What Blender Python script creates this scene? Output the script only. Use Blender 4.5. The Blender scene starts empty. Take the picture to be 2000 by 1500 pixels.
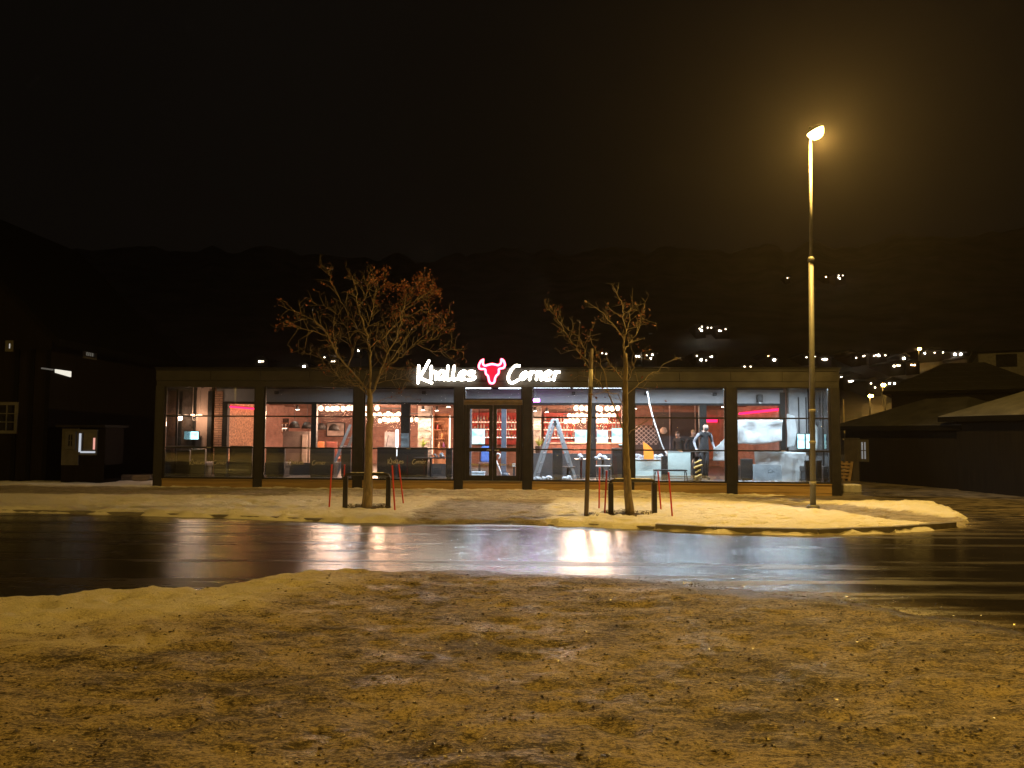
import bpy, bmesh, math, random
import numpy as np
from mathutils import Vector, Matrix, Euler

random.seed(7)
C = bpy.context.scene.collection
SC = bpy.context.scene
R = math.radians

# ------------------------------------------------------------------ camera
F = 1503.0
CAM = Vector((0, 0, 1.6))
ROT = (Matrix.Rotation(R(90 + 3.7), 3, 'X') @ Matrix.Rotation(R(0.3), 3, 'Z'))
cam = bpy.data.cameras.new('camera')
cam.lens = 36.0 * F / 2000.0
cam.sensor_width = 36
cam.sensor_fit = 'HORIZONTAL'
cam.clip_start = 0.1
cam.clip_end = 3000
camo = bpy.data.objects.new('camera', cam)
camo.matrix_world = Matrix.Translation(CAM) @ ROT.to_4x4()
C.objects.link(camo)
SC.camera = camo

# ------------------------------------------------------------------ night sky
wd = bpy.data.worlds.new('World'); SC.world = wd; wd.use_nodes = True
nt = wd.node_tree; nt.nodes.clear()
wo = nt.nodes.new('ShaderNodeOutputWorld'); bg = nt.nodes.new('ShaderNodeBackground')
tc = nt.nodes.new('ShaderNodeTexCoord'); sx = nt.nodes.new('ShaderNodeSeparateXYZ')
cr = nt.nodes.new('ShaderNodeValToRGB')
nt.links.new(tc.outputs['Generated'], sx.inputs[0]); nt.links.new(sx.outputs['Z'], cr.inputs[0])
e = cr.color_ramp.elements
e[0].position = 0.0; e[0].color = (0.0024, 0.0019, 0.0014, 1)
e[1].position = 0.5; e[1].color = (0.0026, 0.0022, 0.0018, 1)
nzw = nt.nodes.new('ShaderNodeTexNoise'); nzw.inputs['Scale'].default_value = 2.2; nzw.inputs['Detail'].default_value = 4
nt.links.new(tc.outputs['Generated'], nzw.inputs['Vector'])
mrw = nt.nodes.new('ShaderNodeMapRange'); mrw.inputs['To Min'].default_value = 0.55; mrw.inputs['To Max'].default_value = 1.35
nt.links.new(nzw.outputs['Fac'], mrw.inputs['Value'])
nt.links.new(cr.outputs['Color'], bg.inputs['Color']); nt.links.new(mrw.outputs[0], bg.inputs['Strength'])
nt.links.new(bg.outputs[0], wo.inputs[0])
wd.cycles.sampling_method = 'NONE'

SC.view_settings.view_transform = 'Standard'
SC.view_settings.look = 'None'
SC.view_settings.exposure = 0.0
SC.view_settings.gamma = 1.0
SC.render.engine = 'CYCLES'
cy = SC.cycles
cy.use_denoising = True
try: cy.denoiser = 'OPENIMAGEDENOISE'
except Exception: pass
cy.max_bounces = 8; cy.diffuse_bounces = 3; cy.glossy_bounces = 4; cy.transmission_bounces = 4
cy.transparent_max_bounces = 16; cy.volume_bounces = 0
cy.sample_clamp_indirect = 40.0
cy.blur_glossy = 0.1
cy.caustics_reflective = False; cy.caustics_refractive = False

# ------------------------------------------------------------------ measuring helpers (photo pixels, 2000 x 1500)
def ray(px, py):
    return (ROT @ Vector((px - 1000, -(py - 750), -F))).normalized()
def W(px, py, Y):
    d = ray(px, py); return CAM + d * ((Y - CAM.y) / d.y)
def G(px, py, z=0.0):
    d = ray(px, py); return CAM + d * ((z - CAM.z) / d.z)
pl = W(303, 847, 22.96); pr = W(1640, 847, 21.9)
UL = Vector((pl.x, pl.y, 0)); ud = Vector((pr.x - pl.x, pr.y - pl.y, 0)); BW = ud.length
TH = math.atan2(ud.y, ud.x)
B = Matrix.Translation(UL) @ Matrix.Rotation(TH, 4, 'Z')      # frame of the pavilion: u along its front, v inwards
BI = B.inverted()
LC = BI @ CAM
def L(px, py, v):
    d = (BI.to_3x3() @ ray(px, py)); return LC + d * ((v - LC.y) / d.y)
def Lu(px, v): return L(px, 847, v).x
def Lz(px, py, v): return L(px, py, v).z

# ------------------------------------------------------------------ noise in numpy
def vnoise(x, y, seed=0):
    xi = np.floor(x).astype(np.int64); yi = np.floor(y).astype(np.int64)
    xf = x - xi; yf = y - yi
    def h(a, b):
        n = (a * 374761393 + b * 668265263 + seed * 982451653) & 0x7fffffff
        n = ((n ^ (n >> 13)) * 1274126177) & 0x7fffffff
        return ((n ^ (n >> 16)) & 0xffff) / 65535.0
    u = xf * xf * (3 - 2 * xf); w = yf * yf * (3 - 2 * yf)
    return (h(xi, yi) * (1 - u) + h(xi + 1, yi) * u) * (1 - w) + (h(xi, yi + 1) * (1 - u) + h(xi + 1, yi + 1) * u) * w
def fbm(x, y, seed=0, oct=4):
    s = 0; a = 0.5
    for o in range(oct):
        s = s + a * vnoise(x * 2 ** o, y * 2 ** o, seed + o * 17); a *= 0.5
    return s
def sstep(a, b, x):
    t = np.clip((x - a) / (b - a), 0, 1); return t * t * (3 - 2 * t)
def polysdf(X, Y, poly):
    d = np.full(X.shape, 1e9); ins = np.zeros(X.shape, bool); n = len(poly)
    for i in range(n):
        ax, ay = poly[i]; bx_, by_ = poly[(i + 1) % n]
        ex, ey = bx_ - ax, by_ - ay
        t = np.clip(((X - ax) * ex + (Y - ay) * ey) / (ex * ex + ey * ey + 1e-12), 0, 1)
        d = np.minimum(d, np.hypot(X - ax - t * ex, Y - ay - t * ey))
        c = ((ay > Y) != (by_ > Y)) & (X < (bx_ - ax) * (Y - ay) / ((by_ - ay) + 1e-12) + ax)
        ins ^= c
    return np.where(ins, d, -d)

# ------------------------------------------------------------------ materials
def nodes_of(m):
    m.use_nodes = True; t = m.node_tree
    return t, t.nodes['Principled BSDF'], t.nodes['Material Output']
def mat(name, col, rough=0.6, metal=0.0, var=0.25, scale=6.0, bump=0.1, bscale=None, emit=None, es=0.0, stretch=None, spec=0.5):
    m = bpy.data.materials.new(name); t, p, o = nodes_of(m)
    p.inputs['Roughness'].default_value = rough; p.inputs['Metallic'].default_value = metal
    p.inputs['Specular IOR Level'].default_value = spec
    tcn = t.nodes.new('ShaderNodeTexCoord'); mp = t.nodes.new('ShaderNodeMapping')
    t.links.new(tcn.outputs['Object'], mp.inputs['Vector'])
    if stretch: mp.inputs['Scale'].default_value = stretch
    n = t.nodes.new('ShaderNodeTexNoise'); n.inputs['Scale'].default_value = scale; n.inputs['Detail'].default_value = 6
    t.links.new(mp.outputs[0], n.inputs['Vector'])
    r = t.nodes.new('ShaderNodeValToRGB')
    r.color_ramp.elements[0].position = 0.3; r.color_ramp.elements[1].position = 0.7
    r.color_ramp.elements[0].color = [c * (1 - var) for c in col] + [1]
    r.color_ramp.elements[1].color = [min(1, c * (1 + var)) for c in col] + [1]
    t.links.new(n.outputs['Fac'], r.inputs[0]); t.links.new(r.outputs[0], p.inputs['Base Color'])
    rr = t.nodes.new('ShaderNodeMapRange'); rr.inputs['To Min'].default_value = max(0.03, rough * 0.8); rr.inputs['To Max'].default_value = min(1, rough * 1.2)
    t.links.new(n.outputs['Fac'], rr.inputs['Value']); t.links.new(rr.outputs[0], p.inputs['Roughness'])
    if bump:
        b = t.nodes.new('ShaderNodeBump'); b.inputs['Strength'].default_value = bump; b.inputs['Distance'].default_value = 0.02
        n2 = t.nodes.new('ShaderNodeTexNoise'); n2.inputs['Scale'].default_value = bscale or scale * 5; n2.inputs['Detail'].default_value = 4
        t.links.new(mp.outputs[0], n2.inputs['Vector'])
        t.links.new(n2.outputs['Fac'], b.inputs['Height']); t.links.new(b.outputs[0], p.inputs['Normal'])
    if emit:
        p.inputs['Emission Color'].default_value = list(emit) + [1]; p.inputs['Emission Strength'].default_value = es
    return m
def glow(name, col, s, sampled=False):
    m = bpy.data.materials.new(name); m.cycles.emission_sampling = 'AUTO' if sampled else 'NONE'; m.use_nodes = True; t = m.node_tree; t.nodes.clear()
    o = t.nodes.new('ShaderNodeOutputMaterial'); em = t.nodes.new('ShaderNodeEmission')
    em.inputs['Color'].default_value = list(col) + [1]; em.inputs['Strength'].default_value = s
    t.links.new(em.outputs[0], o.inputs[0]); return m
def screen_mat(name, base, s):
    m = bpy.data.materials.new(name); m.cycles.emission_sampling = 'NONE'; m.use_nodes = True; t = m.node_tree; t.nodes.clear()
    o = t.nodes.new('ShaderNodeOutputMaterial'); em = t.nodes.new('ShaderNodeEmission')
    tcn = t.nodes.new('ShaderNodeTexCoord'); v = t.nodes.new('ShaderNodeTexNoise'); v.inputs['Scale'].default_value = 3.5; v.inputs['Detail'].default_value = 1
    t.links.new(tcn.outputs['Object'], v.inputs['Vector'])
    r = t.nodes.new('ShaderNodeValToRGB'); r.color_ramp.elements[0].position = 0.36; r.color_ramp.elements[1].position = 0.5
    r.color_ramp.elements[0].color = (base[0] * .45, base[1] * .6, base[2] * .8, 1); r.color_ramp.elements[1].color = list(base) + [1]
    t.links.new(v.outputs['Fac'], r.inputs[0]); t.links.new(r.outputs[0], em.inputs['Color'])
    em.inputs['Strength'].default_value = s; t.links.new(em.outputs[0], o.inputs[0]); return m
def glass_mat(name, tint=(0.93, 0.95, 0.95), rough=0.015, ior=1.7, dirt=0.03):
    m = bpy.data.materials.new(name); m.use_nodes = True; t = m.node_tree; t.nodes.clear()
    o = t.nodes.new('ShaderNodeOutputMaterial'); tr = t.nodes.new('ShaderNodeBsdfTransparent'); g = t.nodes.new('ShaderNodeBsdfGlossy')
    df = t.nodes.new('ShaderNodeBsdfDiffuse'); df.inputs['Color'].default_value = (.6, .6, .6, 1)
    tr.inputs['Color'].default_value = list(tint) + [1]; g.inputs['Roughness'].default_value = rough
    fr = t.nodes.new('ShaderNodeFresnel'); fr.inputs['IOR'].default_value = ior
    mx = t.nodes.new('ShaderNodeMixShader'); t.links.new(fr.outputs[0], mx.inputs[0])
    t.links.new(tr.outputs[0], mx.inputs[1]); t.links.new(g.outputs[0], mx.inputs[2])
    m2 = t.nodes.new('ShaderNodeMixShader'); nz = t.nodes.new('ShaderNodeTexNoise'); nz.inputs['Scale'].default_value = 3; nz.inputs['Detail'].default_value = 8
    tcn = t.nodes.new('ShaderNodeTexCoord'); t.links.new(tcn.outputs['Object'], nz.inputs['Vector'])
    mr = t.nodes.new('ShaderNodeMapRange'); mr.inputs['From Min'].default_value = .35; mr.inputs['From Max'].default_value = .8; mr.inputs['To Max'].default_value = dirt
    t.links.new(nz.outputs['Fac'], mr.inputs['Value']); t.links.new(mr.outputs[0], m2.inputs[0])
    t.links.new(mx.outputs[0], m2.inputs[1]); t.links.new(df.outputs[0], m2.inputs[2])
    t.links.new(m2.outputs[0], o.inputs[0]); return m
def brick_mat(name, c1, c2, mortar, bw=0.25, bh=0.075, rough=0.8, rotx=True):
    m = bpy.data.materials.new(name); t, p, o = nodes_of(m)
    tcn = t.nodes.new('ShaderNodeTexCoord'); sp = t.nodes.new('ShaderNodeSeparateXYZ'); cb = t.nodes.new('ShaderNodeCombineXYZ')
    ad = t.nodes.new('ShaderNodeMath'); ad.operation = 'ADD'
    t.links.new(tcn.outputs['Object'], sp.inputs[0]); t.links.new(sp.outputs['X'], ad.inputs[0]); t.links.new(sp.outputs['Y'], ad.inputs[1])
    t.links.new(ad.outputs[0], cb.inputs['X']); t.links.new(sp.outputs['Z'], cb.inputs['Y'])
    bk = t.nodes.new('ShaderNodeTexBrick'); bk.inputs['Scale'].default_value = 1
    bk.inputs['Brick Width'].default_value = bw; bk.inputs['Row Height'].default_value = bh; bk.inputs['Mortar Size'].default_value = 0.008
    bk.inputs['Color1'].default_value = list(c1) + [1]; bk.inputs['Color2'].default_value = list(c2) + [1]; bk.inputs['Mortar'].default_value = list(mortar) + [1]
    t.links.new(cb.outputs[0], bk.inputs['Vector'])
    nz = t.nodes.new('ShaderNodeTexNoise'); nz.inputs['Scale'].default_value = 4; nz.inputs['Detail'].default_value = 6
    t.links.new(tcn.outputs['Object'], nz.inputs['Vector'])
    mr = t.nodes.new('ShaderNodeMapRange'); mr.inputs['To Min'].default_value = .4; mr.inputs['To Max'].default_value = 1.5
    t.links.new(nz.outputs['Fac'], mr.inputs['Value'])
    mm = t.nodes.new('ShaderNodeVectorMath'); mm.operation = 'SCALE'; t.links.new(bk.outputs['Color'], mm.inputs[0]); t.links.new(mr.outputs[0], mm.inputs['Scale'])
    t.links.new(mm.outputs[0], p.inputs['Base Color']); p.inputs['Roughness'].default_value = rough
    b = t.nodes.new('ShaderNodeBump'); b.inputs['Strength'].default_value = .5; b.inputs['Distance'].default_value = .01; b.invert = True
    t.links.new(bk.outputs['Fac'], b.inputs['Height']); t.links.new(b.outputs[0], p.inputs['Normal']); return m

# ------------------------------------------------------------------ the light a lamp gives off
def lampl(parent, loc, kind, power, col, size=.1, sizey=None, angle=120, blend=.4, rot=None):
    d = bpy.data.lights.new('light', kind); d.energy = power; d.color = col
    if kind == 'AREA':
        d.shape = 'RECTANGLE'; d.size = size; d.size_y = sizey or size
    else: d.shadow_soft_size = size
    if kind == 'SPOT': d.spot_size = R(angle); d.spot_blend = blend
    o = bpy.data.objects.new('light', d); C.objects.link(o); o.parent = parent; o.location = loc
    if rot: o.rotation_euler = rot
    return o

# ------------------------------------------------------------------ mesh builder
class MB:
    def __init__(s): s.bm = bmesh.new()
    def box(s, x0, x1, y0, y1, z0, z1, M=None, bev=0.0):
        r = bmesh.ops.create_cube(s.bm, size=1.0); vs = r['verts']
        for v in vs:
            v.co = Vector(((x0 + x1) / 2 + v.co.x * (x1 - x0), (y0 + y1) / 2 + v.co.y * (y1 - y0), (z0 + z1) / 2 + v.co.z * (z1 - z0)))
        if bev > 0:
            es = list({e for v in vs for e in v.link_edges})
            rb = bmesh.ops.bevel(s.bm, geom=es, offset=bev, segments=2, affect='EDGES', profile=0.6); vs = rb['verts']
        if M is not None:
            for v in vs: v.co = M @ v.co
        return s
    def tube(s, pts, r0, r1=None, n=8, cap=True, closed=False, flat=None):
        pts = [Vector(p) for p in pts]
        if r1 is None: r1 = r0
        rings = []; k = len(pts); up = None
        for i, p in enumerate(pts):
            if closed: d = pts[(i + 1) % k] - pts[i - 1]
            else: d = pts[min(i + 1, k - 1)] - pts[max(i - 1, 0)]
            if d.length < 1e-9: d = Vector((0, 0, 1))
            d.normalize()
            if up is None:
                a = Vector((0, 0, 1)) if abs(d.z) < 0.9 else Vector((1, 0, 0))
                up = d.cross(a).normalized()
            else:
                up = (up - d * up.dot(d))
                if up.length < 1e-6: up = d.cross(Vector((0, 0, 1)) if abs(d.z) < .9 else Vector((1, 0, 0)))
                up.normalize()
            w = d.cross(up)
            if isinstance(r0, (list, tuple)): rr = r0[i]
            else: rr = r0 + (r1 - r0) * i / max(1, k - 1)
            rings.append([s.bm.verts.new(p + (up * math.cos(6.28318 * j / n) + w * math.sin(6.28318 * j / n)) * rr) for j in range(n)])
        m = k if closed else k - 1
        for i in range(m):
            a = rings[i]; b = rings[(i + 1) % k]
            for j in range(n): s.bm.faces.new((a[j], a[(j + 1) % n], b[(j + 1) % n], b[j]))
        if cap and not closed:
            s.bm.faces.new(rings[0][::-1]); s.bm.faces.new(rings[-1])
        return s
    def lathe(s, prof, cx=0, cy=0, cz=0, n=16, M=None):
        rings = []; allv = []
        for r, z in prof:
            ring = [s.bm.verts.new((cx + max(r, 1e-4) * math.cos(6.28318 * j / n), cy + max(r, 1e-4) * math.sin(6.28318 * j / n), cz + z)) for j in range(n)]
            rings.append(ring); allv += ring
        for a, b in zip(rings, rings[1:]):
            for j in range(n): s.bm.faces.new((a[j], a[(j + 1) % n], b[(j + 1) % n], b[j]))
        s.bm.faces.new(rings[0][::-1]); s.bm.faces.new(rings[-1])
        if M is not None:
            for v in allv: v.co = M @ v.co
        return s
    def ball(s, c, rx, ry=None, rz=None, n=12, M=None):
        ry = ry or rx; rz = rz or rx
        r = bmesh.ops.create_uvsphere(s.bm, u_segments=n, v_segments=max(6, n // 2), radius=1)
        for v in r['verts']:
            q = Vector((v.co.x * rx, v.co.y * ry, v.co.z * rz))
            if M is not None: q = M @ q
            v.co = q + Vector(c)
        return s
    def prism(s, poly, y0, y1, M=None):
        """polygon in (x,z) extruded along y"""
        a = [s.bm.verts.new((x, y0, z)) for x, z in poly]; b = [s.bm.verts.new((x, y1, z)) for x, z in poly]
        n = len(poly)
        s.bm.faces.new(a); s.bm.faces.new(b[::-1])
        for i in range(n): s.bm.faces.new((a[i], b[i], b[(i + 1) % n], a[(i + 1) % n]))
        if M is not None:
            for v in a + b: v.co = M @ v.co
        return s
    def faces(s, verts, faces):
        vs = [s.bm.verts.new(v) for v in verts]
        for f in faces: s.bm.faces.new([vs[i] for i in f])
        return s
    def build(s, name, m, parent=None, smooth=False, fixn=True):
        if fixn: bmesh.ops.recalc_face_normals(s.bm, faces=s.bm.faces)
        me = bpy.data.meshes.new(name); s.bm.to_mesh(me); s.bm.free()
        if smooth:
            for p in me.polygons: p.use_smooth = True
        if isinstance(m, (list, tuple)):
            for q in m: me.materials.append(q)
        elif m: me.materials.append(m)
        o = bpy.data.objects.new(name, me); C.objects.link(o)
        if parent is not None: o.parent = parent
        return o
def tag(o, label, cat, group=None):
    o['label'] = label; o['category'] = cat
    if group: o['group'] = group
    return o
def thing(name, label, cat, loc=(0, 0, 0), rz=0.0, frame=None, group=None):
    o = bpy.data.objects.new(name, None); C.objects.link(o); o.empty_display_size = 0.1
    o.matrix_world = (frame or Matrix.Identity(4)) @ Matrix.Translation(Vector(loc)) @ Matrix.Rotation(rz, 4, 'Z')
    return tag(o, label, cat, group)
def put(o, loc, rz=0.0, frame=None):
    o.matrix_world = (frame or Matrix.Identity(4)) @ Matrix.Translation(Vector(loc)) @ Matrix.Rotation(rz, 4, 'Z'); return o
def dup(root, loc, rz=0.0, label=None, frame=None, scale=1.0):
    r = root.copy(); C.objects.link(r)
    r.matrix_world = (frame or Matrix.Identity(4)) @ Matrix.Translation(Vector(loc)) @ Matrix.Rotation(rz, 4, 'Z') @ Matrix.Scale(scale, 4)
    if label: r['label'] = label
    for ch in list(root.children):
        c = ch.copy(); C.objects.link(c); c.parent = r
        for g in list(ch.children):
            d = g.copy(); C.objects.link(d); d.parent = c
    return r
def struct(o): o['kind'] = 'structure'; return o
def grid_obj(name, X, Y, Z, m, attrs=None):
    ny, nx = X.shape
    me = bpy.data.meshes.new(name)
    co = np.stack([X, Y, Z], -1).reshape(-1, 3)
    idx = np.arange(nx * ny).reshape(ny, nx)
    f = np.stack([idx[:-1, :-1], idx[:-1, 1:], idx[1:, 1:], idx[1:, :-1]], -1).reshape(-1, 4)
    me.vertices.add(len(co)); me.vertices.foreach_set('co', co.ravel())
    me.loops.add(f.size); me.loops.foreach_set('vertex_index', f.ravel())
    me.polygons.add(len(f)); me.polygons.foreach_set('loop_start', np.arange(0, f.size, 4)); me.polygons.foreach_set('loop_total', np.full(len(f), 4))
    me.polygons.foreach_set('use_smooth', np.ones(len(f), bool))
    me.update(calc_edges=True); me.validate()
    for k, a in (attrs or {}).items():
        at = me.attributes.new(k, 'FLOAT', 'POINT'); at.data.foreach_set('value', a.ravel().astype(np.float32))
    me.materials.append(m); o = bpy.data.objects.new(name, me); C.objects.link(o); return o

# ------------------------------------------------------------------ ground materials
def ground_mat(name, kind):
    m = bpy.data.materials.new(name); t, p, o = nodes_of(m); N = t.nodes.new; K = t.links.new
    tcn = N('ShaderNodeTexCoord')
    def noise(scale, detail=6, st=(1, 1, 1), rough=.55):
        mp = N('ShaderNodeMapping'); mp.inputs['Scale'].default_value = st; K(tcn.outputs['Object'], mp.inputs['Vector'])
        n = N('ShaderNodeTexNoise'); n.inputs['Scale'].default_value = scale; n.inputs['Detail'].default_value = detail; n.inputs['Roughness'].default_value = rough
        K(mp.outputs[0], n.inputs['Vector']); return n.outputs['Fac']
    def rng(x, a, b, c=0.0, d=1.0):
        r = N('ShaderNodeMapRange'); r.inputs['From Min'].default_value = a; r.inputs['From Max'].default_value = b
        r.inputs['To Min'].default_value = c; r.inputs['To Max'].default_value = d; K(x, r.inputs['Value']); return r.outputs[0]
    def math_(op, a, b):
        r = N('ShaderNodeMath'); r.operation = op; r.use_clamp = False
        for i, q in enumerate((a, b)):
            if isinstance(q, (int, float)): r.inputs[i].default_value = q
            else: K(q, r.inputs[i])
        return r.outputs[0]
    def mix(f, a, b):
        r = N('ShaderNodeMix'); r.data_type = 'RGBA'
        K(f, r.inputs['Factor']) if not isinstance(f, float) else None
        for i, q in ((6, a), (7, b)):
            if isinstance(q, tuple): r.inputs[i].default_value = list(q) + [1]
            else: K(q, r.inputs[i])
        return r.outputs[2]
    def attr(n):
        a = N('ShaderNodeAttribute'); a.attribute_name = n; return a.outputs['Fac']
    if kind == 'near':
        clean = attr('clean'); wet = attr('wet')
        n1 = noise(0.9, 8, (1, 1.6, 1), .62); n2 = noise(6.5, 8, (.45, 1.5, 1), .72); n3 = noise(34, 4, (1, 1, 1), .6); n4 = noise(19, 6, (.55, 1.5, 1), .74)
        n5 = noise(80, 5, (1, 1, 1), .75); n6 = noise(48, 7, (.7, 1.3, 1), .80)
        def cen(x, k): return math_('MULTIPLY', math_('SUBTRACT', x, .5), k)
        s = math_('ADD', math_('ADD', cen(n1, 1.5), cen(n2, 1.5)), math_('ADD', cen(n4, 1.7), cen(n6, 3.6)))
        s = math_('ADD', math_('ADD', s, .46), math_('SUBTRACT', math_('MULTIPLY', clean, .62), math_('MULTIPLY', wet, .30)))
        f = rng(s, .16, .86)
        c = mix(f, (.034, .022, .012), (.50, .41, .275))
        c = mix(math_('MULTIPLY', clean, f), c, (.66, .62, .53))
        c = mix(math_('MULTIPLY', rng(n5, .54, .63), .6), c, (.035, .026, .017))
        vo = N('ShaderNodeTexVoronoi'); vo.inputs['Scale'].default_value = 26; K(tcn.outputs['Object'], vo.inputs['Vector'])
        sp = math_('MULTIPLY', rng(vo.outputs['Distance'], .30, .16), rng(math_('ADD', n2, math_('MULTIPLY', clean, -.35)), .42, .56))
        vo2 = N('ShaderNodeTexVoronoi'); vo2.inputs['Scale'].default_value = 60; K(tcn.outputs['Object'], vo2.inputs['Vector'])
        sp2 = math_('MULTIPLY', rng(vo2.outputs['Distance'], .32, .2), rng(n4, .5, .62))
        spk = math_('MAXIMUM', sp, math_('MULTIPLY', sp2, math_('SUBTRACT', 1.0, clean)))
        c = mix(math_('MULTIPLY', spk, .85), c, (.030, .023, .017))
        c = mix(math_('MULTIPLY', wet, .55), c, (.060, .046, .032))
        K(c, p.inputs['Base Color'])
        ice = math_('MULTIPLY', math_('MULTIPLY', rng(noise(1.6, 7, (1, 1.5, 1)), .50, .66), rng(n4, .42, .58)), math_('SUBTRACT', 1.0, clean))
        ice = math_('MAXIMUM', ice, math_('MULTIPLY', wet, .8))
        ro = math_('SUBTRACT', .72, math_('MULTIPLY', ice, .54)); K(ro, p.inputs['Roughness'])
        p.inputs['Specular IOR Level'].default_value = .45
        h = math_('ADD', math_('MULTIPLY', n2, .6), math_('ADD', math_('MULTIPLY', n3, .32), math_('MULTIPLY', n6, .5))); h = math_('ADD', h, math_('MULTIPLY', n4, .5)); h = math_('SUBTRACT', h, math_('MULTIPLY', spk, .12))
        b = N('ShaderNodeBump'); b.inputs['Strength'].default_value = 1.0; b.inputs['Distance'].default_value = .05
        K(h, b.inputs['Height']); K(b.outputs[0], p.inputs['Normal'])
    elif kind == 'snow':
        dirt = attr('dirt')
        n1 = noise(2.2, 7, (1, 1.8, 1), .6); n2 = noise(9, 7, (.7, 1.4, 1), .7); n3 = noise(40, 4)
        s = math_('ADD', math_('MULTIPLY', n1, .5), math_('MULTIPLY', n2, .5))
        s = math_('ADD', s, math_('MULTIPLY', math_('SUBTRACT', n3, .5), .35))
        s = math_('ADD', s, math_('SUBTRACT', .16, math_('MULTIPLY', dirt, .52)))
        f = rng(s, .30, .49)
        c = mix(f, (.11, .088, .062), (.80, .78, .74)); 
        c2 = mix(dirt, c, mix(rng(s, .02, .34), (.11, .085, .062), (.50, .455, .385)))
        K(c2, p.inputs['Base Color']); p.inputs['Roughness'].default_value = .75; p.inputs['Specular IOR Level'].default_value = .25
        b = N('ShaderNodeBump'); b.inputs['Strength'].default_value = 1.0; b.inputs['Distance'].default_value = .08
        h = math_('ADD', n2, math_('MULTIPLY', n3, .35)); K(h, b.inputs['Height']); K(b.outputs[0], p.inputs['Normal'])
    elif kind == 'road':
        n1 = noise(1.0, 5, (.10, 2.4, 1), .5); n2 = noise(3.0, 6, (.35, 1.2, 1)); n3 = noise(70, 3); n4 = noise(240, 2)
        s = math_('ADD', math_('MULTIPLY', n1, .75), math_('MULTIPLY', n2, .25))
        dry = rng(s, .51, .60)
        c = mix(dry, (.017, .0145, .012), (.032, .027, .021)); K(c, p.inputs['Base Color'])
        edge = attr('slush')
        c2 = mix(math_('MULTIPLY', edge, rng(noise(4, 7, (.6, 1.6, 1)), .40, .56)), c, (.24, .20, .15)); K(c2, p.inputs['Base Color'])
        ro = math_('ADD', rng(dry, 0, 1, .115, .33), math_('MULTIPLY', edge, .25)); K(ro, p.inputs['Roughness'])
        p.inputs['Specular IOR Level'].default_value = .8
        b = N('ShaderNodeBump'); b.inputs['Strength'].default_value = .22; b.inputs['Distance'].default_value = .010
        h = math_('ADD', math_('MULTIPLY', n3, .8), math_('MULTIPLY', n4, .4)); h = math_('ADD', h, math_('MULTIPLY', edge, math_('MULTIPLY', n2, 2.0)))
        K(h, b.inputs['Height']); K(b.outputs[0], p.inputs['Normal'])
    return m

ROADZ = -0.10
# ------------------------------------------------------------------ base ground and road
g = MB(); g.faces([(-900, -300, -.30), (900, -300, -.30), (900, 1200, -.30), (-900, 1200, -.30)], [(0, 1, 2, 3)])
struct(g.build('ground', mat('dark_frozen_soil', (.05, .045, .04), .9, scale=.3)))

front_px = [(0, 993), (200, 997), (420, 1003), (640, 1011), (800, 1014), (1000, 1016), (1150, 1020), (1280, 1026), (1400, 1032), (1600, 1036), (1750, 1031), (1870, 1022)]
front = [G(x, y, -.02) for x, y in front_px]
tip = [G(x, y, 0.0) for x, y in ((1893, 1010), (1855, 990), (1745, 970), (1660, 957))]
isl = [(-45, front[0].y + .6)] + [(-20, front[0].y + .25)] + [(q.x, q.y) for q in front] + [(q.x, q.y) for q in tip] + [(11.2, 26.5), (10, 40), (-14, 40), (-13.3, 25.6), (-45, 25.0)]

xs = np.linspace(-60, 60, 401); ys = np.concatenate([np.linspace(-25, 4, 20), np.linspace(4.4, 16, 90), np.linspace(16.3, 75, 120)])
X, Y = np.meshgrid(xs, ys)
near_px = [(-900, 1330), (-300, 1215), (0, 1171), (100, 1163), (180, 1158), (300, 1154), (400, 1150), (530, 1135), (590, 1122), (650, 1114), (780, 1109), (900, 1111), (1000, 1115), (1150, 1122), (1280, 1134), (1400, 1147), (1500, 1156), (1600, 1163), (1720, 1180), (1850, 1204), (2000, 1230), (2300, 1290), (2700, 1380)]
nb = [G(x, y, -.05) for x, y in near_px]; nbx = np.array([q.x for q in nb]); nby = np.array([q.y for q in nb])
ne = np.interp(X, nbx, nby)
sd = polysdf(X, Y, isl)
slush = np.maximum(np.exp(-np.maximum(Y - ne, 0) / .55) * sstep(-6, 2, X), np.exp(-np.maximum(-sd, 0) / .35) * .9)
slush = np.maximum(slush, sstep(8.2, 12.5, X) * sstep(10.8, 13.2, Y) * .9)
struct(grid_obj('road', X, Y, np.full_like(X, ROADZ), ground_mat('wet_asphalt', 'road'), {'slush': slush}))

# ------------------------------------------------------------------ trampled ice and snow where the camera stands
xs = np.concatenate([np.linspace(-40, -9.2, 60), np.linspace(-9, 9, 450), np.linspace(9.2, 40, 60)])
ys = np.concatenate([np.linspace(-14, 3.2, 60), np.linspace(3.25, 9.6, 200), np.linspace(9.8, 11, 6)])
X, Y = np.meshgrid(xs, ys)
ne = np.interp(X, nbx, nby) + (fbm(X * 2.2, Y * 2.2, 5) - .5) * .35 + (vnoise(X * 7, Y * 7, 8) - .5) * .12
d = ne - Y
clean = sstep(.8, -1.6, X + (Y - 8) * .55 + (fbm(X * 1.1, Y * 1.1, 21) - .5) * 2.4) * sstep(2.9, 1.0, d + (fbm(X * 1.5, Y * 2.2, 31) - .5) * 2.0) * sstep(-1.3, -2.6, X + (fbm(X * 2, Y * 2, 3) - .5))
wet = sstep(.2, 2.8, X + (fbm(X * .8, Y * .8, 4) - .5) * 2) * sstep(1.0, .15, d + (fbm(X * 1.3, Y * 2.5, 6) - .5) * .8)
wet = np.maximum(wet, sstep(.55, .1, d + (fbm(X * 1.7, Y * 2.0, 16) - .5) * .5) * sstep(-2.0, -.6, X))
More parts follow.
